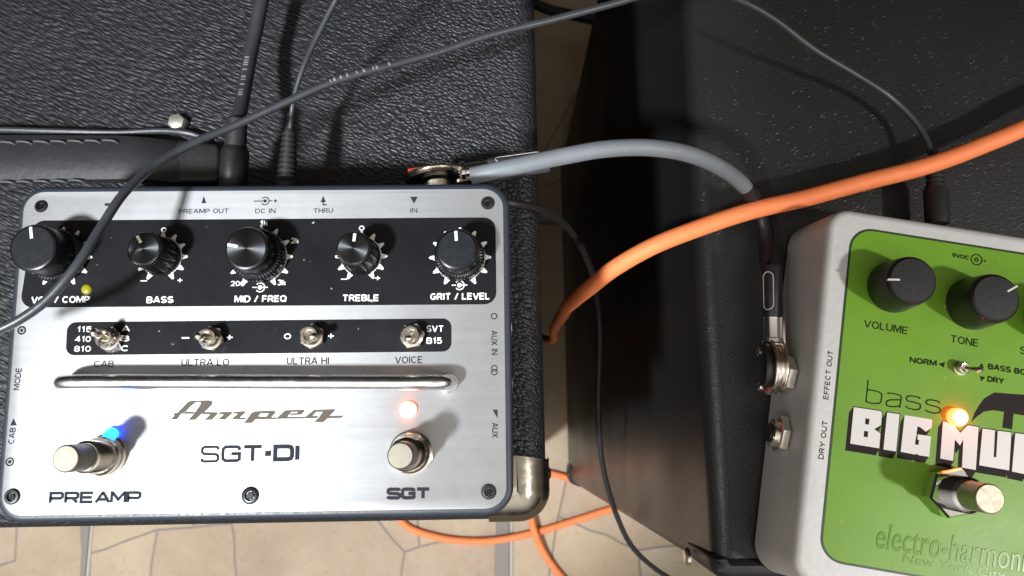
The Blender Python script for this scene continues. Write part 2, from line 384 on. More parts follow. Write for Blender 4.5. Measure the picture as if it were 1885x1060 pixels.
def text(parent, s, box, material, z, bold=0.0, extrude=0.0, bevel=0.0, flip=0, name="lettering", shear=0.0, space=1.0):
    cx, cy, w_, h_, ang = box
    cu = bpy.data.curves.new("txt", 'FONT'); cu.body = s; cu.size = 1; cu.offset = bold; cu.shear = shear; cu.space_character = space
    cu.extrude = extrude; cu.bevel_depth = bevel; cu.resolution_u = 4
    ob = bpy.data.objects.new("txt", cu); C.objects.link(ob); bpy.context.view_layer.update()
    me = bpy.data.meshes.new_from_object(ob.evaluated_get(bpy.context.evaluated_depsgraph_get()))
    bpy.data.objects.remove(ob); bpy.data.curves.remove(cu)
    bm = bmesh.new(); bm.from_mesh(me); bpy.data.meshes.remove(me)
    xs = [v.co.x for v in bm.verts]; ys = [v.co.y for v in bm.verts]; x0, x1, y0, y1 = min(xs), max(xs), min(ys), max(ys)
    sx_ = w_ / (x1 - x0); sy_ = h_ / (y1 - y0); a = R_(ang + flip); ca, sa = math.cos(a), math.sin(a)
    for v in bm.verts:
        x_ = (v.co.x - (x0 + x1) / 2) * sx_; y_ = (v.co.y - (y0 + y1) / 2) * sy_
        v.co = Vector((cx + ca * x_ - sa * y_, cy + sa * x_ + ca * y_, z + v.co.z * sy_))
    return finish_print(name, bm, material, parent)
def ribbon(bm, pts, width, z, closed=False):
    P = [Vector(p[:2]) for p in pts]; n = len(P); Ls, Rs = [], []
    for i in range(n):
        a = P[i - 1] if (i > 0 or closed) else P[i]; b = P[(i + 1) % n] if (i < n - 1 or closed) else P[i]
        d1 = (P[i] - a).normalized() if (P[i] - a).length > 1e-6 else (b - P[i]).normalized()
        d2 = (b - P[i]).normalized() if (b - P[i]).length > 1e-6 else d1
        nn = Vector((-d1.y, d1.x)) + Vector((-d2.y, d2.x)); nn = nn / max(0.35, nn.length_squared / 2)
        Ls.append(bm.verts.new((*(P[i] + nn * width / 2), z))); Rs.append(bm.verts.new((*(P[i] - nn * width / 2), z)))
    for i in range(n if closed else n - 1):
        j = (i + 1) % n; bm.faces.new((Rs[i], Rs[j], Ls[j], Ls[i]))
def strokes(name, lines, width, z, material, parent):
    bm = bmesh.new()
    for k, l in enumerate(lines):
        closed = False
        if l and l[-1] == 'c': l = l[:-1]; closed = True
        ribbon(bm, l, width, z + k * 0.008, closed)
    return finish_print(name, bm, material, parent)
WIDE = {'S': [[(1.2, .8), (1.15, .95), (1.02, 1), (.2, 1), (.05, .9), (.03, .66), (.17, .53), (1.03, .48), (1.2, .37), (1.2, .12), (1.06, 0), (.2, 0), (.06, .05), (.02, .2)]],
 'G': [[(1.2, .75), (1.16, .93), (1, 1), (.2, 1), (.03, .87), (0, .5), (.03, .13), (.2, 0), (1.05, 0), (1.2, .1), (1.2, .5), (.62, .5)]],
 'T': [[(0, 1), (1.25, 1)], [(.62, 1), (.62, -.06)]], 'D': [[(0, 0), (0, 1), (.92, 1), (1.13, .93), (1.2, .75), (1.2, .25), (1.13, .07), (.92, 0), 'c']],
 'I': [[(.06, -.06), (.06, 1.06)]], '-': [[(0, .48), (.42, .48)]],
 'P': [[(0, -.06), (0, 1), (1.0, 1), (1.18, .9), (1.18, .55), (1.0, .42), (0, .42)]], 'R': [[(0, -.06), (0, 1), (1.0, 1), (1.18, .9), (1.18, .55), (1.0, .42), (0, .42)], [(.7, .42), (1.15, -.04)]],
 'E': [[(1.15, 1), (0, 1), (0, 0), (1.15, 0)], [(0, .5), (1.05, .5)]], 'A': [[(-.04, -.06), (.58, 1), (.66, 1), (1.28, -.06)], [(.22, .27), (1.0, .27)]],
 'M': [[(0, -.06), (0, 1), (.1, 1), (.66, .25), (1.22, 1), (1.32, 1), (1.32, -.06)]]}
WADV = {'I': .42, '-': .72, 'M': 1.62, 'A': 1.5}
def widetext(parent, s, box, wt, material, z, name="lettering", wts=None):
    cx, cy, w_, h_, ang = box; x_ = 0; items = []
    for ch in s:
        items.append((ch, x_)); x_ += WADV.get(ch, 1.52)
    last = s[-1]; tot = items[-1][1] + (0.12 if last == 'I' else 1.25)
    a = R_(ang); ca, sa = math.cos(a), math.sin(a); bm = bmesh.new(); k = 0
    for i, (ch, ox) in enumerate(items):
        wd = wts[i] if wts else wt
        for l in WIDE[ch]:
            closed = l[-1] == 'c'; l2 = [p for p in l if p != 'c']; pts = []
            for (u, v) in l2:
                px = ((ox + u) / tot - .5) * w_; py = (v - .5) * (h_ - wd); pts.append((cx + ca * px - sa * py, cy + sa * px + ca * py))
            ribbon(bm, pts, wd * (1.35 if ch == '-' else 1), z + (k % 6) * 0.008, closed); k += 1
    return finish_print(name, bm, material, parent)
def arc(cx, cy, rx, ry, a0, a1, n=12): return [(cx + rx * math.cos(R_(a0 + (a1 - a0) * i / n)), cy + ry * math.sin(R_(a0 + (a1 - a0) * i / n))) for i in range(n + 1)]
_bowl = lambda y0, y1, w: [(0, y1), (w * .55, y1)] + arc(w * .55, (y0 + y1) / 2, w * .45, (y1 - y0) / 2, 90, -90, 8)[1:] + [(0, y0)]
CAPS = {'A': (.8, [[(0, 0), (.36, 1), (.44, 1), (.8, 0)], [(.15, .3), (.65, .3)]]), 'B': (.7, [[(0, 0), (0, 1)], _bowl(.53, 1, .64), _bowl(0, .53, .7)]),
 'C': (.76, [arc(.4, .5, .4, .5, 48, 312, 18)]), 'D': (.74, [[(0, 0), (0, 1), (.3, 1)] + arc(.3, .5, .44, .5, 90, -90, 12)[1:] + ['c']]),
 'E': (.62, [[(.62, 1), (0, 1), (0, 0), (.62, 0)], [(0, .52), (.57, .52)]]), 'F': (.6, [[(.6, 1), (0, 1), (0, -.07)], [(0, .5), (.54, .5)]]),
 'G': (.8, [arc(.4, .5, .4, .5, 50, 330, 18) + [(.8, .46), (.44, .46)]]), 'H': (.72, [[(0, -.07), (0, 1.07)], [(.72, -.07), (.72, 1.07)], [(0, .52), (.72, .52)]]),
 'I': (.06, [[(.03, -.07), (.03, 1.07)]]), 'L': (.58, [[(0, 1.07), (0, 0), (.58, 0)]]), 'M': (.9, [[(0, -.07), (0, 1), (.08, 1), (.45, .12), (.82, 1), (.9, 1), (.9, -.07)]]),
 'N': (.74, [[(0, -.07), (0, 1), (.06, 1), (.68, 0), (.74, 0), (.74, 1.07)]]), 'O': (.82, [arc(.41, .5, .41, .5, 0, 345, 23) + ['c']]),
 'P': (.66, [[(0, -.07), (0, 1)], _bowl(.45, 1, .66)]), 'Q': (.82, [arc(.41, .5, .41, .5, 0, 345, 23) + ['c'], [(.5, .25), (.84, -.05)]]),
 'R': (.7, [[(0, -.07), (0, 1)], _bowl(.48, 1, .66), [(.38, .48), (.7, -.06)]]),
 'S': (.68, [arc(.34, .75, .32, .25, 25, 265, 12) + arc(.34, .25, .34, .25, 80, -155, 12)]), 'T': (.74, [[(0, 1), (.74, 1)], [(.37, 1), (.37, -.07)]]),
 'U': (.72, [[(0, 1.07), (0, .34)] + arc(.36, .34, .36, .34, 180, 360, 12) + [(.72, 1.07)]]), 'V': (.8, [[(0, 1.05), (.36, 0), (.44, 0), (.8, 1.05)]]),
 'X': (.76, [[(0, 1.05), (.76, -.05)], [(0, -.05), (.76, 1.05)]]), 'Y': (.8, [[(0, 1.05), (.4, .45), (.8, 1.05)], [(.4, .45), (.4, -.07)]]),
 '/': (.45, [[(0, -.07), (.45, 1.07)]]), '+': (.7, [[(0, .5), (.7, .5)], [(.35, 0.0), (.35, 1.0)]]), ' ': (.22, []),
 '0': (.62, [arc(.31, .5, .31, .5, 0, 345, 23) + ['c']]), '1': (.3, [[(0, .74), (.22, 1), (.22, -.07)]]), '2': (.64, [arc(.32, .7, .32, .3, 165, -40, 12) + [(0, 0), (.66, 0)]]),
 '3': (.62, [arc(.28, .76, .32, .24, 150, -90, 10), arc(.28, .26, .34, .26, 90, -150, 10)]), '4': (.68, [[(.48, -.07), (.48, 1), (.42, 1), (0, .28), (.68, .28)]]),
 '5': (.64, [[(.58, 1), (.08, 1), (.03, .52)] + arc(.3, .32, .32, .32, 110, -155, 12)]), '8': (.64, [arc(.32, .76, .28, .24, 0, 340, 17) + ['c'], arc(.32, .26, .32, .26, 0, 340, 17) + ['c']]),
 '9': (.64, [arc(.32, .68, .32, .32, 0, 340, 17) + ['c'], arc(.32, .5, .32, .5, 10, -120, 10)]), 'k': (.5, [[(0, -.07), (0, 1.05)], [(.46, .62), (.06, .3)], [(.2, .42), (.5, -.05)]])}
def caption(parent, s, box, wt, material, z, name="lettering"):
    cx, cy, w_, h_, ang = box; a = R_(ang); ca, sa = math.cos(a), math.sin(a); bm = bmesh.new()
    if s == '_':
        ribbon(bm, [(cx - ca * w_ / 2, cy - sa * w_ / 2), (cx + ca * w_ / 2, cy + sa * w_ / 2)], h_, z); return finish_print(name, bm, material, parent)
    tot = sum(CAPS[c][0] for c in s) + .27 * (len(s) - 1); wd = wt * h_; x_ = 0; k = 0; ww = max(w_ - wd, w_ * .5); hh = h_ - wd
    for c in s:
        for l in CAPS[c][1]:
            closed = l[-1] == 'c'; pts = []
            for u, v in [p for p in l if p != 'c']:
                px = ((x_ + u) / tot - .5) * ww; py = (v - .5) * hh; pts.append((cx + ca * px - sa * py, cy + sa * px + ca * py))
            ribbon(bm, pts, wd, z + (k % 5) * .008, closed); k += 1
        x_ += CAPS[c][0] + .27
    return finish_print(name, bm, material, parent)
def disc_print(name, cx, cy, r, z, material, parent, r_in=None, n=24):
    bm = bmesh.new()
    if r_in: ribbon(bm, circ((r + r_in) / 2, n, cx, cy), r - r_in, z, True)
    else: bm.faces.new([bm.verts.new((x_, y_, z)) for x_, y_ in circ(r, n, cx, cy)])
    return finish_print(name, bm, material, parent)

# ------------------------------------------------------------------ the setting: tiled floor
def clip_poly(poly, a, b):
    """keep the half plane nearer to a than to b"""
    mid = ((a[0] + b[0]) / 2, (a[1] + b[1]) / 2); nx, ny = b[0] - a[0], b[1] - a[1]; out = []
    f = lambda p: (p[0] - mid[0]) * nx + (p[1] - mid[1]) * ny
    for i in range(len(poly)):
        p, q = poly[i], poly[(i + 1) % len(poly)]; fp, fq = f(p), f(q)
        if fp <= 0: out.append(p)
        if (fp < 0 < fq) or (fq < 0 < fp):
            t = fp / (fp - fq); out.append((p[0] + t * (q[0] - p[0]), p[1] + t * (q[1] - p[1])))
    return out
bm = bmesh.new(); add_loft(bm, [(rect(-2500, -2500, 2500, 2500), -14), (rect(-2500, -2500, 2500, 2500), -2.4)])
floor = link("floor", bm, M_grout, smooth=False); floor['kind'] = 'structure'
JX = [-404.94 + 394.2 * (i - 3) for i in range(8)]; JY = [-197.0 + 394.2 * (i - 2) for i in range(6)]
hand = {
 (3, 2): [[(-432.18, 193.38), (-342.61, 193.28), (-334.13, -63.92), (-305.97, -98.42), (-341.57, -101.01), (-403.11, -122.25)], [(-403.11, -122.25), (-341.57, -101.01), (-348.81, -188.49), (-396.98, -188.76)], [(-341.57, -101.01), (-305.97, -98.42), (-271.49, -94.36), (-257.21, -187.99), (-348.81, -188.49)], [(-342.61, 193.28), (-195.74, 193.12), (-164.53, -63.35), (-132.84, -95.29), (-109.37, -119.53), (-117.62, -187.22), (-257.21, -187.99), (-271.49, -94.36), (-305.97, -98.42), (-334.13, -63.92)], [(-195.74, 193.12), (-98.24, 193.01), (-97.56, -82.89), (-95.84, -114.63), (-109.37, -119.53), (-132.84, -95.29), (-164.53, -63.35)], [(-98.24, 193.01), (-25.88, 192.93), (-24.24, -104.62), (-79.24, -111.16), (-95.84, -114.63), (-97.56, -82.89)], [(-109.37, -119.53), (-95.84, -114.63), (-79.24, -111.16), (-24.24, -104.62), (-23.78, -186.7), (-117.62, -187.22)]],
 (2, 2): [[(-846.5, 193.85), (-490.23, 193.45), (-474.82, -101.54), (-473.85, -129.36), (-506.44, -139.19), (-799.72, -65.47)], [(-490.23, 193.45), (-434.37, 193.39), (-398.99, -188.77), (-530.87, -189.49), (-506.44, -139.19), (-473.85, -129.36), (-474.82, -101.54)], [(-799.72, -65.47), (-506.44, -139.19), (-530.87, -189.49), (-777.1, -190.84)]],
 (4, 2): [[(-23.72, 192.92), (74.27, 192.81), (50.45, -12.58), (33.42, -87.31), (18.81, -186.47), (-21.8, -186.69)], [(50.45, -12.58), (74.27, 192.81), (375.81, 192.47), (352.33, -100.67), (107.01, -116.18), (33.42, -87.31)], [(33.42, -87.31), (107.01, -116.18), (112.7, -185.95), (18.81, -186.47)], [(107.01, -116.18), (352.33, -100.67), (345.6, -184.67), (112.7, -185.95)]]}
rnd = random.Random(3)
for i in range(7):
    for j in range(5):
        x0, x1 = JX[i] + 1.5, JX[i + 1] - 1.5; y0, y1 = JY[j] + 1.5, JY[j + 1] - 1.5
        t = link("tile", slab(rect(x0, y0, x1, y1), -9, -0.5, 0.9, 2), M_tileline, floor, smooth=False)
        if (i, j) in hand: polys = hand[(i, j)]
        else:
            seeds = [(rnd.uniform(x0, x1), rnd.uniform(y0, y1)) for _ in range(8)]; polys = []
            for s_ in seeds:
                p = rect(x0, y0, x1, y1)
                for q in seeds:
                    if q is not s_: p = clip_poly(p, s_, q)
                if len(p) >= 3: polys.append(p)
        for k, p in enumerate(polys):
            p = [(min(max(a, x0), x1), min(max(b, y0), y1)) for a, b in p]
            q = [p[0]]
            for a in p[1:]:
                if math.hypot(a[0] - q[-1][0], a[1] - q[-1][1]) > 1.0: q.append(a)
            if math.hypot(q[0][0] - q[-1][0], q[0][1] - q[-1][1]) < 1.0: q.pop()
            if len(q) < 3: continue
            m_ = 2 if ((i, j) == (4, 2) and k == 3) else rnd.choice([0, 0, 1]) if i != 2 else 1
            fine = []
            for a_, b_ in zip(q, q[1:] + q[:1]):
                n_ = max(1, int(math.hypot(b_[0] - a_[0], b_[1] - a_[1]) / 14)) if (i in (2, 3, 4) and j == 2) else 1
                for u in range(n_): fine.append((a_[0] + (b_[0] - a_[0]) * u / n_, a_[1] + (b_[1] - a_[1]) * u / n_))
            q = []
            for a_, b_ in fine:
                edge = min(a_ - x0, x1 - a_, b_ - y0, y1 - b_) < .6
                nv = noise3.noise_vector(Vector((a_ * .045, b_ * .045, 3.1))) if not edge else Vector((0, 0, 0))
                q.append((a_ + nv.x * 2.2, b_ + nv.y * 2.2))
            q = offset(q, -0.8)
            link("stone", slab(q, -1.5, rnd.uniform(-0.05, 0.1), 0.5, 1), M_stones[m_], t, smooth=False)

# ------------------------------------------------------------------ left amplifier (black grained vinyl)
def rounded_cab(x0, y0, x1, y1, z0, z1, r, rt, dx0=0, n=8):
    base = rpoly(rect(x0, y0, x1, y1), r, n); bm = bmesh.new(); secs = []
    for k in range(5): a = math.pi / 2 * k / 4; secs.append((offset(base, -rt * (1 - math.sin(a))), z0 + rt * (1 - math.cos(a))))
    for k in range(7): a = math.pi / 2 * k / 6; secs.append((offset(base, -rt * (1 - math.cos(a))), z1 - rt + rt * math.sin(a)))
    add_loft(bm, secs); return bm
ampA = thing("amplifier", "black pebble-grained amplifier with leather strap handle and metal corner, under the silver pedal", "amplifier", (8.4, -33.0, 0), R_(1.2))
link("cabinet", rounded_cab(-640, 0, 0, 540, 22, 486, 9, 8), M_tolex, ampA)
for fx, fy in ((-600, 40), (-40, 40), (-600, 500), (-40, 500)):
    link("foot", lathe([(14, 0), (16, 3), (17, 22.5)], 20, fx, fy), M_rubber, ampA)
# metal corner: a pressed shell over the corner, with a scooped edge along the top
def corner_shell(cx, cy, z1, w_, d_, h_, r, rt, t):
    bm = rounded_cab(cx - w_ - 40, cy - t, cx + t, cy + d_ + 40, z1 - h_ - 40, z1 + t, r + t, rt + t, n=10)
    def cut(co, no): bmesh.ops.bisect_plane(bm, geom=bm.verts[:] + bm.edges[:] + bm.faces[:], plane_co=co, plane_no=no, clear_outer=True)
    cut((cx - w_, 0, 0), (-1, 0, 0)); cut((0, cy + d_, 0), (0.0, 1, 0)); cut((0, 0, z1 - h_), (0, 0, -1))
    cut((cx - 5.5, cy + d_, 0), (-0.35, 1, 0)); cut((cx - w_ * .6, cy + d_ - 1.5, 0), (0.15, 1, 0))
    return bm
link("corner_protector", corner_shell(0, 0, 486, 20, 23.5, 26, 9.5, 10, 1.3), M_corner, ampA)
s_ = link("screw", turned((0.4, 15, 476), (1, 0, 0), [(0, 2.2), (0.9, 2.2), (1.5, 1.2)], 14), M_screw, ampA)
# the strap handle lying along the top
hd = [(-207.94, 99.6, 497.0), (-121.95, 98.91, 490.0), (-118.5, 83.45, 490.0), (-205.76, 82.24, 497.0)]
inv = Matrix.Rotation(-R_(1.2), 4, 'Z') @ Matrix.Translation((-8.4, 33.0, 0))
def loc(p): return inv @ Vector(p)
H = [loc(p) for p in hd]
def strap():
    bm = bmesh.new(); n = 24; rows = []
    for i in range(n + 1):
        t = i / n; a = H[0].lerp(H[1], t); b = H[3].lerp(H[2], t)
        z = 497 - 7.0 * max(0, (t - .72) / .28) ** 2
        row = []
        for k in range(9):
            u = k / 8; p = a.lerp(b, u); crown = 1.1 * (1 - (2 * u - 1) ** 4) + 0.5 * math.cos(math.pi * (2 * u - 1)) * .6
            row.append((p.x, p.y, z + crown))
        rows.append(row)
    top = [[bm.verts.new(p) for p in r] for r in rows]; bot = [[bm.verts.new((p[0], p[1], p[2] - 4.5)) for p in r] for r in rows]
    for i in range(n):
        for k in range(8):
            bm.faces.new((top[i][k], top[i + 1][k], top[i + 1][k + 1], top[i][k + 1])); bm.faces.new((bot[i][k + 1], bot[i + 1][k + 1], bot[i + 1][k], bot[i][k]))
        for k in (0, 8): bm.faces.new((top[i][k], bot[i][k], bot[i + 1][k], top[i + 1][k]))
    for i in (0, n):
        for k in range(8): bm.faces.new((top[i][k], top[i][k + 1], bot[i][k + 1], bot[i][k]))
    return bm
st = link("strap_handle", strap(), M_leather, ampA, ang=60)
def stitch(a, b):
    a = Vector(a); b = Vector(b); d = (b - a); bm = bmesh.new()
    pts = [a + Vector((0, 0, -.5)), a + d * .15 + Vector((0, -.1, .28)), a + d * .5 + Vector((0, -.2, .38)), a + d * .85 + Vector((0, -.5, .28)), b + Vector((0, -.9, -.6))]
    return tube(pts, 0.42, 8, True, step=.8)
for k in range(11):
    xa = -105 + k * 34.2
    if xa + 30 < 262: link("stitch", stitch(loc((-183.44, 96.24, 498.3)) + Vector(((xa) / 5.65, -xa * .0012, 0)), loc((-183.44, 96.24, 498.3)) + Vector(((xa + 31) / 5.65, -xa * .0012, 0))), M_stitch, st)
for k in range(8):
    xa = -105 + k * 34.2
    link("stitch", stitch(loc((-182.04, 81.88, 498.0)) + Vector((xa / 5.65, -.02, 0)), loc((-182.04, 81.88, 498.0)) + Vector(((xa + 31) / 5.65, -.02, 0))), M_stitch, st)
link("piping", tube([loc(p) for p in [(-215.28, 102.97, 493.0), (-187.65, 102.68, 493.0), (-166.58, 102.39, 492.0), (-145.97, 102.68, 490.0), (-130.18, 103.26, 490.0), (-120.21, 102.2, 490.0), (-113.97, 100.45, 488.0)]], 1.15, 10), M_thin, st)
capp = [loc(p) for p in [(-125.56, 99.74, 490.0), (-108.47, 97.65, 490.0), (-106.75, 83.02, 490.0), (-122.77, 83.05, 490.0)]]
bm = slab(rpoly([(p.x, p.y) for p in capp], 3, 5), 485, 492.5, 1.6, 4); link("handle_end_cap", bm, M_plast, ampA)
bp = loc((-125.99, 107.13, 488.0))
bm = bmesh.new(); add_loft(bm, [(circ(3.6, 6, bp.x, bp.y, .3), 485.5), (circ(3.6, 6, bp.x, bp.y, .3), 488.5), (circ(3.0, 6, bp.x, bp.y, .3), 489.6), (circ(1.2, 6, bp.x, bp.y, .3), 489.9)])
link("handle_bolt", bm, M_bolt, ampA, ang=25)

# ------------------------------------------------------------------ right amplifier (smooth black, flared sides)
ampB = thing("amplifier", "fine-textured black amplifier with flared side and plastic corner caps, under the green pedal", "amplifier", (69.5, -56, 0), R_(0.9))
def cabB():
    bm = bmesh.new(); Wd_ = 520; secs = []
    def outline(z, inset):
        fl = 27 * (1 - z / 460.0); yb = 311 + 72 * z / 460.0
        return offset(rpoly([(-fl, 0), (Wd_ + fl, 0), (Wd_ + fl, yb), (-fl, yb)], 7, 6), -inset)
    for z in (8, 80, 160, 240, 320, 400): secs.append((outline(z, 0), z))
    rt = 7.0
    for k in range(9): a = math.pi / 2 * k / 8; secs.append((outline(460, rt * (1 - math.cos(a))), 460 - rt + rt * math.sin(a)))
    add_loft(bm, secs); return bm
link("cabinet", cabB(), M_paint, ampB)
for fx, fy in ((20, 30), (500, 30), (20, 270), (500, 270)): link("foot", lathe([(12, 0), (13, 2), (13, 8.5)], 20, fx, fy), M_rubber, ampB)
def corner_cap(x, z0, z1, lean):
    bm = bmesh.new(); secs = []
    for z in (z0, z0 + 2, (z0 + z1) / 2, z1 - 5):
        fl = -27 * (1 - z / 460.0) * lean
        secs.append((offset(rpoly(rect(fl, 0, fl + 30, 24), 7, 6), 1.4 if z > z0 else .4), z))
    for k in range(1, 6):
        a = math.pi / 2 * k / 5; fl = -27 * (1 - z1 / 460.0) * lean
        secs.append((offset(rpoly(rect(fl, 0, fl + 30, 24), 7, 6), 1.4 - 5 * (1 - math.cos(a))), z1 - 5 + 5 * math.sin(a)))
    add_loft(bm, secs); return bm
bm = bmesh.new(); secs = []
for k in range(7): a = math.pi / 2 * k / 6; secs.append((offset(rpoly(rect(-1.4, -1.6, 60, 8.5), [8, 8, 2, 2], 6), -6 * (1 - math.cos(a))), 455.8 + 6 * math.sin(a)))
secs.insert(0, (rpoly(rect(-2.2, -1.6, 60, 8.5), [8, 8, 2, 2], 6), 425)); add_loft(bm, secs)
link("corner_cap", bm, M_plast, ampB, ang=45)
bm = bmesh.new(); secs = [(offset(rpoly(rect(-27, 0, 4, 20), 7, 6), 1.3), 6), (offset(rpoly(rect(-26.8, 0, 4, 20), 7, 6), 1.6), 14), (offset(rpoly(rect(-25.2, 0, 4, 20), 7, 6), 1.3), 36), (offset(rpoly(rect(-25.2, 0, 4, 20), 7, 6), .2), 37)]; add_loft(bm, secs)
link("corner_cap", bm, M_plast, ampB, ang=45)
sp_ = (66.07, -56.28, 432.0)
link("screw", turned((-3.4, 3.2, 433), (-1, 0, .06), [(0, 3.4), (1.2, 3.4), (1.9, 2.4), (2.0, .5)], 18), M_nickel, ampB)

# ------------------------------------------------------------------ silver preamp pedal
PA = thing("effects_pedal", "silver brushed preamp pedal with a row of five black knobs", "effects pedal", (-77.09, 21.45, 486.0), 0.010821041362364843)
Z = 46.0   # height of the plate above the amplifier top
plate = rpoly([(-70.91, -47.47), (72.18, -46.42), (71.73, 46.55), (-73.0, 47.35)], 6.0, 8)
def case():
    bm = bmesh.new(); o2 = offset(plate, 1.9); secs = []
    for k in range(5): a = math.pi / 2 * k / 4; secs.append((offset(o2, -2.0 * (1 - math.sin(a)) - .4), 2 + 2.0 * (1 - math.cos(a))))
    secs.append((offset(o2, -.4), 30))
    for k in range(7): a = math.pi / 2 * k / 6; secs.append((offset(o2, -1.6 * (1 - math.cos(a))), Z - 1.8 + 1.5 * math.sin(a)))
    add_loft(bm, secs); return bm
link("casing", case(), M_case, PA)
for fx, fy in ((-55, -35), (55, -35), (-55, 35), (55, 35)): link("rubber_foot", lathe([(5, 0), (6, .6), (6, 2.2)], 18, fx, fy), M_rubber, PA)
link("faceplate", slab(plate, Z - 1.0, Z, 0.25, 2), M_plate, PA)
kp = rpoly([(-71.08, 11.99), (69.59, 11.48), (69.4, 37.68), (-69.34, 38.34)], 3.6, 7)
link("knob_panel", slab(kp, Z - .2, Z + .12, 0.06, 1), M_panel, PA)
sp = rpoly([(-56.14, -2.24), (56.44, -2.23), (56.4, 7.45), (-56.5, 7.49)], 2.6, 7)
link("switch_panel", slab(sp, Z - .2, Z + .12, 0.06, 1), M_panel, PA)
ZP = Z + .17

def tick_ring(cx, cy, r0, r1, rt, teeth=11):
    bm = bmesh.new(); n = 60; a0 = R_(-118 - 90 + 90 - 0); rows = []
    A0, A1 = R_(-120 + 0), R_(300 - 120)
    # arc from lower left clockwise over the top to lower right, gap at the bottom
    st_, en_ = R_(90 + 150), R_(90 - 150)
    inner = []; outer = []
    for i in range(n + 1):
        a = st_ + (en_ - st_) * i / n; inner.append(bm.verts.new((cx + r0 * math.cos(a), cy + r0 * math.sin(a), ZP))); outer.append(bm.verts.new((cx + r1 * math.cos(a), cy + r1 * math.sin(a), ZP)))
    for i in range(n): bm.faces.new((inner[i], inner[i + 1], outer[i + 1], outer[i]))
    for k in range(teeth):
        a = st_ + (en_ - st_) * k / (teeth - 1); d = 0.75 / r1; big = 1.0
        p = [(r1 + .005, a + d * 1.15), (rt, a + d * .3), (rt, a - d * .3), (r1 + .005, a - d * 1.15)]
        bm.faces.new([bm.verts.new((cx + r * math.cos(t), cy + r * math.sin(t), ZP)) for r, t in p])
    return bm
def make_knob(cx, cy, rt, rb, h, skirt, pang, topmat, plen=.62):
    """pang: direction of the pointer in degrees; skirt: a wider lower dial for the stacked knobs"""
    prof = []
    if skirt:
        k = link("knob", lathe([(rt * .98, 4.8), (rt, 5.2), (rt, h - 1.0), (rt - .35, h - .25), (rt - .9, h)], 56, 0, 0), M_knob, PA, ang=40)
        lo = link("skirt_dial", lathe([(skirt, .2), (skirt, 3.6), (skirt - .5, 4.4), (skirt - 1.2, 4.7)], 96, 0, 0, knurl=.28), M_knob, k, smooth=False)
    else:
        k = link("knob", lathe([(rb, .2), (rb, .9), (rt + .25, 1.3), (rt, h - .9), (rt - .3, h - .2), (rt - .8, h)], 84, 0, 0, knurl=.22), M_knob, PA, smooth=False)
    t = link("knob_top", lathe([(rt - 1.0, h - .3), (rt - 1.0, h + .03), (.02, h + .10)], 48), topmat, k)
    p = link("pointer_line", slab(rect(rt * (1 - plen), -.42, rt - .95, .42), h - .1, h + .16, .05, 1), M_white, k)
    p.rotation_euler = (0, 0, R_(pang))
    k.location = (cx * .001, cy * .001, Z * .001)
    return k
KN = [  # base centre, ring sizes, top radius, base radius, height, skirt, pointer angle, top
 ((-59.97, 26.91), 8.8, 6.9, 7.6, 14.0, 8.0, 100, M_knobblue),
 ((-29.86, 26.73), 7.2, 5.2, 5.9, 11.5, 0, 118, M_knobtop),
 ((-0.5, 26.4), 9.2, 6.4, 7.0, 12.0, 8.0, 168, M_knobtop),
 ((29.57, 26.22), 7.2, 5.2, 5.9, 11.5, 0, 84, M_knobtop),
 ((58.89, 25.56), 8.6, 6.1, 7.0, 12.0, 7.4, 93, M_knobblue)]
for (c, rt_, r_top, r_b, h_, sk, pg, tm) in KN:
    inner = (sk or r_b) - .6
    finish_print("tick_ring", tick_ring(c[0], c[1], inner, rt_ - 1.15, rt_ + .55), M_white, PA)
    make_knob(c[0], c[1], r_top, r_b, h_, sk, pg, tm)

# lettering of the silver pedal
def TA(s, box, m=M_white, b=.2, **kw): return caption(PA, s, box, (.18 if len(s) == 3 else .21) if m is M_white else .15, m, ZP if m is M_white else Z + .06)
TA("VOL / COMP", (-59.02, 14.21, 17.44, 2.04, -0.1)); TA("BASS", (-29.5, 13.86, 8.04, 2.04, 0.0)); TA("MID / FREQ", (0.22, 13.83, 15.4, 2.04, 0.0))
TA("TREBLE", (29.7, 13.79, 10.87, 2.04, -0.16)); TA("GRIT / LEVEL", (58.92, 13.93, 17.54, 2.04, -0.07))
TA("O", (-29.76, 35.03, 1.63, 1.42, -0.7)); TA("_", (-34.73, 19.57, 1.95, 0.31, -0.59)); TA("+", (-23.98, 19.61, 1.77, 1.57, -0.65))
TA("200", (-6.75, 18.45, 4.19, 1.57, -0.68)); TA("1k", (0.26, 36.67, 2.44, 1.73, -0.7)); TA("2k", (9.75, 31.23, 2.43, 1.73, -0.71)); TA("3k", (6.29, 18.63, 2.57, 1.73, -0.45))
TA("O", (29.53, 34.82, 1.62, 1.57, -0.71)); TA("_", (24.66, 19.41, 1.77, 0.31, -0.32)); TA("+", (34.61, 19.62, 1.77, 1.57, -0.65))
def blend_symbol(x_, y_, s, m, z, arrow=False):
    ls = [[(x_ + s * math.cos(R_(a)), y_ + s * math.sin(R_(a))) for a in range(-140, 141, 20)], [(x_ - 1.7 * s, y_), (x_ - .75 * s, y_)], [(x_ + .45 * s, y_), (x_ + 1.7 * s, y_)]]
    strokes("symbol", ls, s * .24, z, m, PA); disc_print("symbol", x_, y_, s * .5, z + .03, m, PA)
for p in ((-0.09, 17.24), (58.75, 17.25)): blend_symbol(p[0], p[1], 1.35, M_white, ZP)
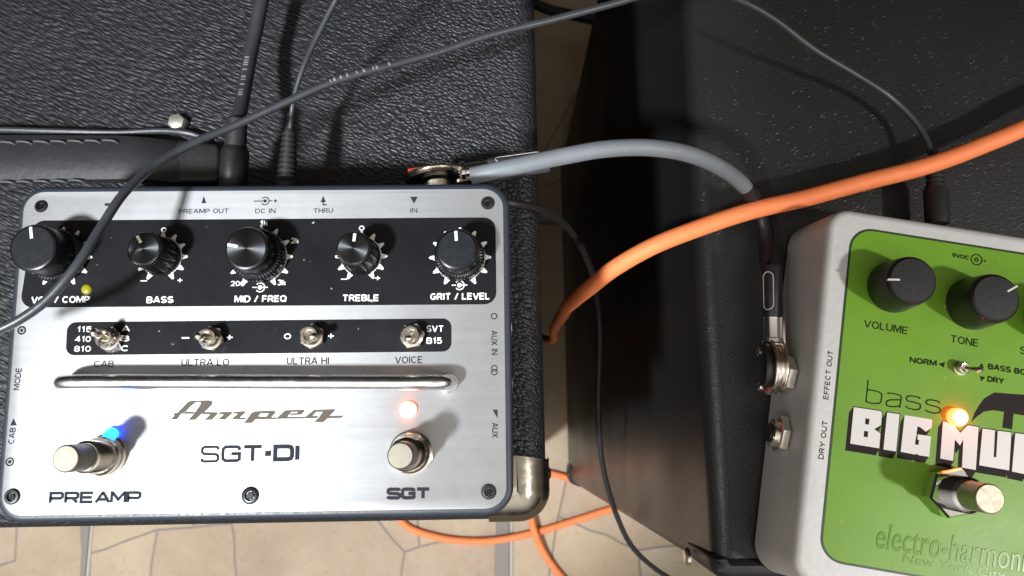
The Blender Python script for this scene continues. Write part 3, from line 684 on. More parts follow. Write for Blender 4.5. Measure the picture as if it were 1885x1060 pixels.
for s, b in (("115", (-51.11, 5.35, 4.33, 1.73, -0.53)), ("410", (-51.35, 2.48, 4.64, 1.73, -0.62)), ("810", (-51.27, -0.39, 4.95, 1.73, -0.58)), ("A", (-38.94, 5.39, 2.4, 1.73, -0.48)), ("B", (-38.89, 2.51, 2.4, 1.73, -0.48)), ("C", (-38.84, -0.35, 2.39, 1.73, -0.48)), ("+", (-8.35, 2.53, 2.23, 1.73, -0.51)), ("O", (8.6, 2.68, 2.07, 1.73, -0.55)), ("+", (21.31, 2.63, 2.06, 1.73, -0.56)), ("SVT", (51.66, 4.47, 5.07, 1.89, -0.57)), ("B15", (51.45, 0.98, 4.59, 1.89, -0.5))): TA(s, b)
TA("_", (-21.25, 2.5, 2.24, 0.47, -0.51))
for s, b in (("CAB", (-44.7, -4.84, 5.88, 1.89, 0.19)), ("ULTRA LO", (-15.11, -4.65, 13.96, 2.04, -0.25)), ("ULTRA HI", (14.8, -4.54, 12.33, 2.04, -0.19)), ("VOICE", (44.08, -4.51, 8.04, 2.04, 0.0))): TA(s, b, M_ink, .006)
for s, b in (("PREAMP OUT", (-18.16, 40.66, 15.07, 1.42, -0.04)), ("DC IN", (0.42, 40.48, 6.04, 1.42, 0.09)), ("THRU", (17.82, 40.36, 5.88, 1.42, 0.1)), ("IN", (44.95, 40.09, 2.11, 1.42, 0.27))): TA(s, b, M_ink, .004)
ZI = Z + .06
def poly_print(pts, m=M_ink, z=None, nm="symbol"): return fill2d(nm, [pts], z or ZI, m, PA)
poly_print([(43.84, 44.36), (46.13, 44.34), (45.01, 42.16)])
poly_print([(16.92, 43.01), (17.68, 44.86), (18.55, 42.99)]); strokes("symbol", [[(17.74, 43.0), (17.76, 42.16), (18.91, 42.15)]], .35, ZI, M_ink, PA)
poly_print([(-18.96, 43.12), (-18.43, 45.31), (-17.48, 43.1)])
poly_print([(-48.24, 43.48), (-44.94, 43.44), (-44.88, 42.59), (-48.17, 42.63)])
p = (0.2, 43.56); strokes("symbol", [[(p[0] - 3.4, p[1]), (p[0] - .4, p[1])], [(p[0] + 1.2 * math.cos(R_(a)), p[1] + 1.2 * math.sin(R_(a))) for a in range(-140, 141, 20)], [(p[0] + 1.2, p[1] + .02), (p[0] + 2.1, p[1] + .02)], [(p[0] + 2.6, p[1]), (p[0] + 3.6, p[1])], [(p[0] + 3.1, p[1] - .5), (p[0] + 3.1, p[1] + .5)]], .28, ZI, M_ink, PA); disc_print("symbol", p[0], p[1], .5, ZI + .05, M_ink, PA)
# right-hand side print reads downwards, left-hand side print upwards
p = (68.86, 7.96); disc_print("symbol", p[0], p[1], .95, ZI, M_ink, PA, .65)
TA("AUX IN", (68.9, 0.26, 7.11, 1.73, -89.03), M_ink, .004)
for dx in (-.55, .55):
    p = (68.86, -7.76); disc_print("symbol", p[0] + .0, p[1] + dx, .95, ZI + (.0 if dx < 0 else .02), M_ink, PA, .68)
poly_print([(68.34, -18.99), (69.74, -19.0), (69.72, -21.46)]); TA("AUX", (68.97, -24.8, 4.27, 1.73, -89.19), M_ink, .004)
TA("MODE", (-69.62, -8.96, 6.43, 1.73, 88.49), M_ink, .004); TA("CAB", (-69.69, -25.17, 4.6, 1.73, 87.88), M_ink, .004)
poly_print([(-70.45, -22.25), (-68.56, -22.27), (-69.71, -20.25)])
p = (-69.6, -32.49); disc_print("symbol", p[0], p[1], 1.25, ZI, M_ink, PA, .85); disc_print("symbol", p[0], p[1], .5, ZI + .02, M_ink, PA)
p = (-69.78, 5.22); disc_print("symbol", p[0], p[1], 1.3, ZI, M_ink, PA, .8); disc_print("symbol", p[0], p[1], .5, ZI + .02, M_ink, PA)
# the emblem (script lettering)
LOGO = [[(-24.23, -20.96), (-23.13, -19.85), (-23.58, -19.25), (-22.33, -19.05), (-19.42, -15.92), (-18.41, -15.71), (-17.06, -16.04), (-18.55, -17.18), (-19.88, -18.69), (-21.26, -19.43), (-22.34, -20.97)], [(-18.41, -15.71), (-13.41, -15.6), (-12.61, -15.77), (-12.36, -16.3), (-12.54, -16.98), (-15.87, -16.95), (-15.72, -16.27), (-16.24, -16.01), (-17.06, -16.04)], [(-15.87, -16.95), (-12.54, -16.98), (-14.49, -18.87), (-15.35, -19.45), (-17.05, -21.14), (-19.1, -21.12), (-17.47, -19.31)], [(-21.17, -19.4), (-19.82, -18.76), (-17.28, -18.9), (-17.63, -19.4)], [(-14.81, -18.93), (-11.01, -19.02), (-10.61, -19.43), (-12.31, -21.18), (-14.36, -21.17), (-12.87, -19.63), (-15.35, -19.45)], [(-10.67, -19.43), (-10.0, -19.0), (-6.84, -18.93), (-6.41, -19.31), (-8.43, -21.15), (-10.52, -21.07), (-8.92, -19.66)], [(-6.41, -19.31), (-6.02, -18.94), (-2.96, -18.78), (-2.72, -19.22), (-4.29, -20.57), (-2.33, -20.68), (-2.75, -21.11), (-6.16, -21.02), (-6.34, -20.65), (-4.88, -19.54)], [(-1.03, -19.42), (-0.11, -18.87), (2.32, -18.8), (-0.69, -22.15), (-3.02, -22.13), (-2.3, -21.27)], [(2.32, -18.8), (5.47, -18.73), (5.96, -19.11), (5.82, -19.48), (4.76, -20.59), (3.43, -20.39), (4.05, -19.4), (1.81, -19.44)], [(0.29, -20.86), (0.81, -20.3), (3.58, -20.39), (4.76, -20.59), (6.75, -20.7), (6.29, -21.1), (0.15, -21.1)], [(6.44, -20.76), (8.72, -18.7), (11.08, -18.59), (9.51, -20.32), (9.6, -21.0), (6.7, -21.04)], [(11.08, -18.59), (14.08, -18.56), (14.37, -18.9), (13.34, -19.92), (10.03, -19.98), (10.43, -19.55), (12.06, -19.53), (12.52, -19.1), (10.66, -19.09)], [(9.58, -20.57), (14.46, -20.55), (14.13, -20.98), (9.54, -21.0)], [(14.13, -20.92), (17.08, -18.61), (20.07, -18.55), (19.62, -19.13), (17.73, -19.15), (16.57, -20.32), (18.4, -20.39), (17.94, -20.95)], [(20.07, -18.55), (23.22, -18.48), (22.77, -19.1), (21.48, -20.39), (25.48, -20.36), (24.86, -20.91), (21.0, -20.97), (19.77, -22.11), (17.19, -21.96), (18.41, -20.92)], [(-26.63, -19.1), (-25.94, -19.11), (-25.92, -19.3), (-26.62, -19.29)]]
for k, l in enumerate(LOGO): fill2d("emblem", [l], ZI + .01 * (k % 3), M_logo, PA)
widetext(PA, "SGT-DI", (-0.9, -30.7, 27.63, 4.72, 0.48), .95, M_ink, ZI, wts=[.7, .85, .98, 1.1, 1.15, 1.2])
widetext(PA, "PREAMP", (-44.16, -42.53, 25.68, 3.3, -0.09), .8, M_ink, ZI); widetext(PA, "SGT", (44.5, -42.11, 11.65, 3.3, -0.1), .95, M_ink, ZI)

# toggles
def toggle(c, tilt, dirn, hx=0.3):
    bm = bmesh.new(); add_loft(bm, [(circ(3.75, 6, 0, 0, hx), 0), (circ(3.75, 6, 0, 0, hx), 1.5), (circ(3.3, 6, 0, 0, hx), 2.0)])
    t = link("toggle_switch", bm, M_nickel, PA, ang=25); t.location = (c[0] * .001, c[1] * .001, (Z + .12) * .001)
    link("bushing", lathe([(3.3, 0), (3.3, 2.2), (2.7, 2.5), (2.7, 4.6), (2.3, 5.0), (1.7, 5.0), (1.5, 3.2)], 28), M_nickel, t)
    d = Vector((math.cos(R_(dirn)) * math.sin(R_(tilt)), math.sin(R_(dirn)) * math.sin(R_(tilt)), math.cos(R_(tilt))))
    link("lever", turned((0, 0, 3.0), d, [(0, .9), (2.0, .9), (4.4, 1.1), (5.4, 1.2), (6.1, 1.05), (6.5, .6), (6.6, .1)], 18), M_nickel, t)
toggle((-42.78, 2.23), 16, 130); toggle((-13.1, 2.1), 10, 180, .8); toggle((16.15, 2.44), 24, -20, .5); toggle((45.18, 2.31), 16, -90, .15)

# the chrome bar on two bent legs
h0 = (-53.4, -10.48); h1 = (55.73, -11.41)
bar = [(h0[0], h0[1], Z - 1), (h0[0], h0[1], Z + 4.2), (h0[0] + .5, h0[1], Z + 6.2), (h0[0] + 2.6, h0[1] + .01, Z + 7.3), (h0[0] + 10, h0[1] + .03, Z + 7.4), (h1[0] - 10, h1[1] - .03, Z + 7.4), (h1[0] - 2.6, h1[1], Z + 7.3), (h1[0] - .5, h1[1], Z + 6.2), (h1[0], h1[1], Z + 4.2), (h1[0], h1[1], Z - 1)]
link("chrome_bar", tube(bar, 2.15, 22, step=1.2), M_bar, PA, ang=80)
for h, cr_ in ((h0, 2.1), (h1, 2.75)): link("bar_collar", lathe([(cr_, Z - .1), (cr_, Z + .5), (cr_ - .1, Z + .7), (1.96, Z + .7)], 26, h[0], h[1]), M_chrome, PA)

# lamps
def led(c, r, h, m, nm="led", par=None, zz=None):
    zz = Z if zz is None else zz; par = par or PA
    return link(nm, lathe([(r, -.2), (r, h * .35), (r * .93, h * .6), (r * .75, h * .82), (r * .45, h * .95), (r * .02, h)], 24), m, par)
o = led(None, 2.35, 2.2, M_ledred); p = (44.2, -18.78); o.location = (p[0] * .001, p[1] * .001, Z * .001); o['label'] = "red lamp lit above the SGT switch"
o = led(None, 2.1, 2.4, M_ledblue); p = (-40.85, -25.11); o.location = (p[0] * .001, p[1] * .001, Z * .001); o['label'] = "blue lamp lit behind the PREAMP switch"
o = led(None, 1.55, 1.2, M_ledyel); p = (-51.35, 17.14); o.location = (p[0] * .001, p[1] * .001, Z * .001); o['label'] = "small yellow lamp below the leftmost knob"

# footswitches
def footswitch(par, c, z, rn, rb, h, hx, hexnut=False):
    bm = bmesh.new()
    if hexnut: add_loft(bm, [(circ(rn, 6, 0, 0, hx), 0), (circ(rn, 6, 0, 0, hx), 4.2), (circ(rn * .92, 6, 0, 0, hx), 5.0)])
    else: lathe([(rn + .6, 0), (rn + .6, .9), (rn, 1.2), (rn, 3.6), (rn - .5, 4.2)], 40, bm=bm)
    f = link("footswitch", bm, M_chrome if hexnut else M_nickel, par, ang=25); f.location = (c[0] * .001, c[1] * .001, z * .001)
    rc = rb + 1.1 if hexnut else rn - 1.1; prof = [(rc, .5)]
    zz = 5.0 if hexnut else 3.4
    while zz < h * .55: prof += [(rc - .2, zz), (rc + .1, zz + .35), (rc - .2, zz + .7)]; zz += .9
    prof += [(rc - .5, h * .56), (rb + .1, h * .58)]
    link("threaded_collar", lathe(prof, 36), M_chrome if hexnut else M_nickel, f)
    b = link("button", lathe([(rb - .1, h * .5), (rb, h * .55), (rb, h - .5), (rb - .15, h - .18), (rb - .4, h), (rb - .45, h), (.01, h + .01)], 40), M_button if hexnut else M_buttond, f, ang=20)
    return f
tn = N(M_steel, "Tangent", direction_type='RADIAL', axis='Z'); L(M_steel, tn.outputs[0], BS(M_steel).inputs["Tangent"]); BS(M_steel).inputs["Anisotropic"].default_value = .7
footswitch(PA, (45.13, -30.84), Z, 5.6, 3.5, 20.5, 0); footswitch(PA, (-41.96, -30.89), Z, 5.4, 3.6, 20.5, 0)

# screws of the plate
def plate_screw(c, r, par=None, ring=True):
    s = link("plate_screw", lathe([(r, -.1), (r, .35), (r * .86, .62), (r * .62, .66), (r * .52, .3), (r * .5, -.05), (.01, -.05)], 26), M_screw, PA); s.location = (c[0] * .001, c[1] * .001, Z * .001)
    bm = bmesh.new(); add_loft(bm, [(circ(r * .5, 6), .0), (circ(r * .42, 6), .42)]); link("screw_socket", bm, M_knob, s, smooth=False)
for c, r in (((-67.44, 42.7), 1.9), ((67.15, 42.06), 2.0), ((67.16, -41.8), 2.1), ((-67.88, -42.14), 2.2), ((-0.19, -42.34), 2.4)): plate_screw(c, r)
# jack bushings on the case sides
for p in ((73.61, 6.96), (73.47, -9.88)):
    link("jack_bushing", turned((73.2, p[1], Z - 14), (1, 0, 0), [(-1.5, 3.6), (.7, 3.6), (.9, 3.2), (.9, 2.0), (-.8, 1.9)], 22), M_nickel, PA)
for p in ((-17.89, 55.24), (1.95, 54.99), (19.95, 54.76)):
    link("jack_bushing", turned((p[0], 47.6, Z - 22), (0, 1, 0), [(-1.5, 4.6), (.9, 4.6), (1.2, 4.0), (1.2, 2.6), (-.8, 2.4)], 22), M_plast, PA)

# ------------------------------------------------------------------ green fuzz pedal
PG = thing("effects_pedal", "lime green bass fuzz pedal in a hammered silver case", "effects pedal", (112.77, 66.5, 460.0), -0.16318828506146982)
GZ = 36.0
def caseG():
    bm = bmesh.new(); top = rpoly(rect(-7.6, -119.0, 93.5, 5.2), 7, 8); secs = []
    def dr(z): return 3.2 * (1 - z / GZ)
    for k in range(4): a = math.pi / 2 * k / 3; secs.append((offset(top, dr(1.5) - 1.5 * (1 - math.sin(a))), 1.4 + 1.5 * (1 - math.cos(a))))
    secs.append((offset(top, dr(18)), 18)); rt = 2.6
    for k in range(8): a = math.pi / 2 * k / 7; secs.append((offset(top, .3 - rt * (1 - math.cos(a))), GZ - rt + rt * math.sin(a)))
    add_loft(bm, secs); return bm
link("casing", caseG(), M_cast, PG)
for fx, fy in ((5, -5), (80, -5), (5, -108), (80, -108)): link("rubber_foot", lathe([(5, 0), (6, .5), (6, 1.8)], 16, fx, fy), M_rubber, PG)
fp = rpoly(rect(-.2, -111.6, 86.3, -.3), 7.6, 9)
link("border_line", slab(fp, GZ - .1, GZ + .10, .05, 1), M_dkgreen, PG)
link("faceplate", slab(offset(fp, -.75), GZ - .1, GZ + .16, .06, 1), M_green, PG)
GI = GZ + .22
def knobG(c, pang):
    k = link("knob", lathe([(8.7, .2), (8.75, 1.0), (8.1, 11.5), (7.9, 12.8), (7.5, 13.6), (6.9, 14.0), (.02, 14.15)], 48), M_plast, PG, ang=30)
    p = link("pointer_line", slab(rect(4.2, -.3, 8.0, .3), 13.2, 14.2, .05, 1), M_white, k); p.rotation_euler = (0, 0, R_(pang))
    k.location = (c[0] * .001, c[1] * .001, (GZ + .16) * .001); return k
knobG((15.55, -19.44), 188); knobG((42.0, -20.9), 38); knobG((68.02, -22.57), 60)
def TG(s, box, m=M_ginkg, b=.1): return caption(PG, s, box, .24 if b > .01 else .16, m, GI)
TG("VOLUME", (14.46, -33.27, 14.67, 2.55, -0.66), b=.008); TG("TONE", (40.55, -33.67, 9.34, 2.55, -0.67), b=.008); TG("SUSTAIN", (66.2, -33.73, 14.79, 2.55, -0.43), b=.008)
TG("NORM", (27.6, -42.79, 8.94, 2.0, 1.28), b=.012); TG("BASS BOOST", (57.97, -40.84, 18.49, 2.0, -0.06), b=.012); TG("DRY", (51.59, -45.0, 5.51, 2.0, 0.1), b=.012)
def polyGp(pts, m=M_ginkg, z=None, nm="symbol"): return fill2d(nm, [pts], z or GI, m, PG)
polyGp([(32.62, -42.78), (34.68, -41.71), (34.48, -43.75)]); polyGp([(45.6, -41.9), (47.56, -41.94), (46.72, -40.07)]); polyGp([(46.31, -44.51), (48.09, -44.57), (46.96, -46.21)])
TG("9VDC", (37.24, -5.06, 5.86, 1.46, -1.76)); p = (42.56, -5.33)
disc_print("symbol", p[0], p[1], 2.0, GI, M_ginkg, PG, 1.6); disc_print("symbol", p[0], p[1], .75, GI, M_ginkg, PG, .3); strokes("symbol", [[(p[0] + 2.0, p[1]), (p[0] + 3.4, p[1])], [(p[0] + 2.7, p[1] - .5), (p[0] + 2.7, p[1] + .5)]], .25, GI, M_ginkg, PG)
# print on the silver margin reads upwards
caption(PG, "EFFECT OUT", (-2.88, -52.28, 16.38, 1.73, 90.0), .17, M_ink, GZ + .05); caption(PG, "DRY OUT", (-2.44, -73.68, 12.6, 1.73, 89.27), .17, M_ink, GZ + .05)
# "bass" in one thin line
zz = (1560, 620, 4.415)
BASS = [[(10.2, -51.83), (10.15, -59.29)], [(10.16, -55.45), (10.73, -55.02), (12.88, -55.07), (14.4, -55.31), (15.1, -55.85), (14.99, -58.32), (14.44, -58.94), (12.45, -59.27), (10.71, -59.19), (10.13, -58.6)], [(16.83, -55.28), (17.72, -54.92), (20.16, -55.01), (21.11, -55.26), (21.47, -55.77), (21.21, -59.31)], [(21.38, -56.6), (17.92, -57.18), (16.88, -57.76), (16.72, -58.72), (17.17, -59.25), (18.39, -59.38), (20.37, -58.97), (21.22, -58.58)], [(27.64, -55.27), (27.0, -54.77), (24.77, -54.73), (23.51, -55.06), (23.08, -55.75), (23.43, -56.5), (24.53, -56.65), (26.55, -56.76), (27.7, -57.01), (27.92, -57.79), (27.59, -58.66), (25.94, -59.09), (23.91, -58.94), (23.06, -58.35)], [(34.11, -55.62), (33.58, -55.1), (31.24, -54.96), (29.98, -55.25), (29.55, -55.97), (29.88, -56.65), (30.98, -56.79), (33.0, -56.94), (34.15, -57.24), (34.36, -57.93), (34.02, -58.76), (32.37, -59.16), (30.35, -59.01), (29.51, -58.5)]]
strokes("lettering", BASS, .42, GI, M_ginkg, PG)
BIG = [[[(6.36, -61.51), (15.04, -61.36), (15.64, -61.82), (15.66, -65.89), (13.56, -67.54), (15.72, -68.58), (15.74, -73.42), (6.31, -73.46)], [(10.41, -64.47), (11.74, -64.47), (11.73, -66.4), (10.48, -66.39)], [(10.35, -68.63), (11.71, -68.58), (11.74, -70.53), (10.41, -70.53)]], [[(17.26, -61.44), (21.31, -61.36), (21.24, -73.53), (17.11, -73.56)]], [[(22.97, -61.34), (31.98, -61.32), (31.94, -64.1), (30.19, -65.57), (28.57, -64.59), (27.4, -64.19), (27.01, -70.25), (28.18, -70.28), (28.27, -68.61), (27.68, -68.56), (27.76, -66.86), (31.94, -66.86), (31.94, -73.45), (28.66, -73.53), (27.79, -73.16), (27.27, -73.5), (22.69, -73.36)]], [[(35.47, -61.36), (38.78, -61.4), (41.25, -64.2), (43.53, -61.24), (47.01, -61.28), (47.05, -75.17), (42.62, -75.12), (42.41, -66.03), (41.47, -68.2), (39.7, -66.48), (39.67, -73.5), (35.47, -73.41)]], [[(48.31, -61.55), (52.32, -61.43), (52.44, -70.05), (53.27, -70.06), (53.23, -61.46), (57.6, -61.28), (57.62, -73.51), (48.02, -73.48)]], [[(58.87, -61.25), (66.86, -61.02), (66.83, -63.77), (63.03, -63.86), (63.07, -65.86), (65.68, -65.79), (65.64, -68.35), (62.93, -68.44), (62.96, -73.88), (58.54, -73.71)]], [[(67.95, -61.02), (75.93, -60.86), (75.88, -63.61), (72.09, -63.7), (72.12, -65.7), (74.72, -65.63), (74.67, -68.18), (71.96, -68.27), (71.96, -73.7), (67.56, -73.54)]]]
SH = (0.73, -60.77); SH2 = (-0.31, -62.92); dx, dy = SH2[0] - SH[0], SH2[1] - SH[1]
for k, l in enumerate(BIG):
    outer = [tuple(p) for p in l[0]]; z0 = GI + .01 * (k % 3)
    for q in range(4):     # printed drop shade behind the letter
        t = q / 3.0; fill2d("letter_shade", [[(p[0] + dx * t, p[1] + dy * t) for p in offset(outer, 0.0 if k == 2 else .30)]], z0 + .008 * q, M_pi, PG)
    fill2d("block_letter", [[tuple(p) for p in lp] for lp in l], z0 + .06, M_letterw, PG)
PI_ = [[(44.57, -60.03), (45.44, -56.98), (46.66, -54.34), (48.28, -51.63), (51.33, -49.17), (61.7, -48.26), (79.64, -47.83), (79.34, -54.14), (62.09, -55.09), (57.91, -55.1), (54.9, -54.99), (51.31, -55.02), (48.37, -56.0), (46.3, -57.96)], [(54.9, -54.95), (57.94, -55.05), (57.82, -60.23), (54.67, -60.19)], [(69.65, -54.87), (72.67, -54.85), (72.52, -59.7), (69.36, -59.83)]]
for k, l in enumerate(PI_): polyGp(l, M_pi, GI + .004 + .006 * k, "emblem")
text(PG, "electro-harmonix", (43.05, -100.66, 51.43, 8.01, 0.46), M_emboss, GZ + .17, extrude=.002, bevel=.010, shear=.12)
text(PG, "New York City", (42.27, -106.79, 32.57, 3.64, 0.25), M_emboss, GZ + .17, extrude=.004, bevel=.013, shear=.12)
# lamp, small toggle, footswitch
o = led(None, 3.0, 4.2, M_ledred, par=PG, zz=GZ); p = (39.37, -59.34); o.location = (p[0] * .001, p[1] * .001, GI * .001)
p = (39.61, -43.08)
t = link("toggle_switch", lathe([(2.3, 0), (2.3, .8), (1.9, 1.0), (1.9, 3.2), (1.5, 3.5), (1.0, 3.4)], 24), M_nickel, PG); t.location = (p[0] * .001, p[1] * .001, (GZ + .16) * .001)
link("lever", turned((0, 0, 2.4), (.55, -.1, .8), [(0, .7), (2, .75), (4.4, 1.0), (5.4, 1.0), (6.0, .6), (6.1, .05)], 16), M_nickel, t)
footswitch(PG, (38.69, -83.53), GZ + .16, 8.3, 4.4, 23.5, .35, hexnut=True)
# jacks on the left wall
def hexnut_x(y, z, nm="jack_nut"):
    bm = bmesh.new(); xw = -9.2 - 3.2 * (1 - z / GZ) + 1.2
    add_loft(bm, [(circ(6.6, 6, 0, 0, .2), 0), (circ(6.6, 6, 0, 0, .2), 2.4), (circ(6.0, 6, 0, 0, .2), 2.9)])
    lathe([(4.9, 2.0), (4.9, 4.6), (4.4, 5.0), (3.3, 5.0), (3.2, 2.2)], 26, bm=bm)
    xform(bm, Matrix.Translation((xw, y, z)) @ Matrix.Rotation(R_(-90), 4, 'Y'))
    n_ = link(nm, bm, M_nickel, PG, ang=25)
    return n_
JY1 = -73.55; JY2 = -52.5
hexnut_x(JY1, 19); hexnut_x(JY2, 19)
j = turned((-13.6, JY1, 19), (-1, 0, 0), [(0, 3.2), (1.6, 3.2)], 20); link("jack_hole", j, M_rubber, PG)

# ------------------------------------------------------------------ cables
def cable(name, label, pts, r, m, n=14, cat="cable", step=2.0, group=None):
    return tag(link(name, tube(pts, r, n, step=step, wob=.9), m, ang=80), label, cat, group)
# thin cord looping over the silver pedal, out of the picture and back to the green pedal
cord = thing("long_cable", "thin dark grey cord draped over the silver pedal and looping to the green pedal", "cable", (-92.93, 92.64, 520.0))
CO = Vector((-92.93, 92.64, 520.0))
CP = [(-146.68, 18.23, 560.0), (-138.6, 21.32, 560.0), (-130.54, 24.98, 560.0), (-123.33, 30.51, 560.0), (-116.39, 39.53, 560.0), (-112.56, 50.46, 557.0), (-109.21, 61.23, 553.0), (-104.0, 72.26, 546.0), (-95.73, 80.39, 541.0), (-86.0, 86.37, 538.0), (-72.07, 93.74, 537.0), (-56.25, 101.57, 536.0), (-40.44, 107.84, 533.0), (-27.48, 113.18, 530.0), (-10.73, 121.18, 526.0), (8.47, 128.27, 522.0), (26.4, 134.25, 520.0), (42.71, 139.38, 519.0), (60.35, 144.75, 513.0), (75.64, 145.42, 504.0), (89.02, 142.61, 497.0), (107.67, 135.03, 487.0), (126.46, 128.42, 479.0), (140.94, 122.28, 473.0), (151.4, 112.11, 471.0), (154.88, 100.88, 472.0), (155.03, 92.0, 473.0)]
link("jacket", tube([Vector(p) - CO for p in CP], 1.25, 12), M_thin, cord, ang=80)
def print_marks(par, P, r, a, b, n, seed, wd):
    rr = random.Random(seed); pts = catmull(P, 1.0); bm = bmesh.new(); i0 = int(len(pts) * a); i1 = int(len(pts) * b); s = i0
    for k in range(n):
        i = int(i0 + (i1 - i0) * k / n); ln = rr.uniform(.35, .8)
        if rr.random() < .2 or i + 2 >= len(pts): continue
        t = (pts[i + 1] - pts[i]).normalized(); side = t.cross(Vector((0, 0, 1))).normalized(); up = side.cross(t).normalized(); q = []
        for u in (-1, 0, 1):
            for v in (0, 1):
                ang_ = u * wd; q.append(bm.verts.new(pts[i] + t * (v * ln) + (up * math.cos(ang_) + side * math.sin(ang_)) * (r + .04)))
        bm.faces.new((q[0], q[1], q[3], q[2])); bm.faces.new((q[2], q[3], q[5], q[4]))
    return link("printing", bm, M_faint, par, smooth=False)
print_marks(cord, [Vector(p) - CO for p in CP], 1.25, .325, .395, 16, 4, .42)
def barrel_plug(par, O, p0, d, r, ln, ribs, m):
    p0 = Vector(p0) - O; d = Vector(d).normalized()
    b = link("plug", turned(p0, d, [(0, r * .9), (.6, r), (ln - 1, r), (ln, r * .86)], 22), m, par)
    prof = []; s = ln - .2; rr = r * .80
    for k in range(ribs):
        prof += [(s, rr), (s + 1.1, rr), (s + 1.15, rr * .72), (s + 1.75, rr * .72)]; s += 1.8; rr *= .955
    prof += [(s, rr * .7), (s + 6, rr * .42)]
    link("strain_relief", turned(p0, d, prof, 20), m, par, ang=25)
barrel_plug(cord, CO, (154.36, 72.67, 473.0), Vector((155.24, 91.99, 473.0)) - Vector((154.56, 72.67, 473.0)), 4.4, 14.0, 5, M_rubber)

dcc = thing("power_cable", "thin cable with ribbed strain relief standing up from the silver pedal's back edge", "cable", (-77.92, 84.32, 510.0))
DO = Vector((-77.92, 84.32, 510.0))
link("jacket", tube([Vector(p) - DO for p in [(-77.49, 96.06, 511.0), (-76.48, 102.1, 513.0), (-74.31, 107.02, 517.0), (-70.54, 113.18, 522.0), (-63.02, 120.13, 532.0), (-55.99, 127.04, 540.0), (-50.59, 135.0, 545.0)]], 0.9, 12), M_thin, dcc, ang=80)
barrel_plug(dcc, DO, (-78.62, 75.57, 508.0), Vector((-77.99, 96.63, 510.0)) - Vector((-78.62, 75.57, 508.0)), 4.2, 4.0, 9, M_rubber)

thk = thing("audio_cable", "thick charcoal cable with a black jack plug at the silver pedal's back edge", "cable", (-95.16, 99.55, 510.0))
TO = Vector((-95.16, 99.55, 510.0))
link("jacket", tube([Vector(p) - TO for p in [(-95.65, 98.6, 510.0), (-95.6, 104.23, 508.0), (-95.63, 115.35, 505.0), (-95.25, 126.34, 503.0), (-93.46, 138.6, 503.0), (-91.48, 150.46, 504.0), (-89.21, 164.51, 505.0)]], 2.45, 16), M_thick, thk, ang=80)
print_marks(thk, [Vector(p) - TO for p in [(-95.65, 98.6, 510.0), (-95.6, 104.23, 508.0), (-95.63, 115.35, 505.0), (-95.25, 126.34, 503.0), (-93.46, 138.6, 503.0), (-91.48, 150.46, 504.0), (-89.21, 164.51, 505.0)]], 2.45, .14, .42, 15, 9, .32)
pl = Vector((-96.58, 75.23, 508.0)) - TO; pd = Vector((-94.92, 98.38, 512.0)) - Vector((-96.58, 75.23, 508.0))
link("plug", turned(pl, pd, [(0, 4.2), (1, 4.6), (13, 4.6), (14.5, 3.9), (15, 3.6)], 24), M_plast, thk)
link("strain_relief", turned(pl, pd, [(14.5, 3.6), (17, 3.5), (24, 3.2), (24.5, 2.8)], 22), M_rubber, thk)

# grey patch lead with a flat plug at each end
pat = thing("patch_cable", "thick grey patch lead with flat nickel plugs bridging the two pedals", "cable", (42.8, 89.3, 510.0))
PO = Vector((42.8, 89.3, 510.0))
GP = [(-16.68, 78.9, 512.5), (-7.42, 80.42, 514.0), (2.3, 82.61, 514.0), (13.83, 85.34, 513.5), (26.21, 87.54, 514.0), (40.52, 88.6, 513.0), (54.15, 88.82, 507.0), (68.57, 87.33, 496.0), (81.15, 84.11, 482.0), (89.87, 77.09, 470.0), (91.9, 66.81, 469.0), (90.24, 56.44, 474.0)]
link("jacket", tube([Vector(p) - PO for p in GP], 2.85, 18, wob=.5), M_grey, pat, ang=80)
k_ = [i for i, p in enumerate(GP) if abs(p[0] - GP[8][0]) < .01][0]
link("sleeve_and_shade", tube([Vector(p) - PO for p in GP[k_:]], 3.05, 18), M_plast, pat, ang=60)  # black sleeve near the plug; its first stretch paints shade onto the grey jacket
def cartouche(L_, r, zoff, ang):
    a0 = []; half = L_ / 2
    for t in [i / 20 for i in range(21)]:
        th = math.pi * t - math.pi / 2; a0.append((half - 2 + 2 * math.cos(th), 2 * math.sin(th)))
    for t in [i / 20 for i in range(21)]:
        th = math.pi * t + math.pi / 2; a0.append((-half + 2 + 2 * math.cos(th), 2 * math.sin(th)))
    return a0
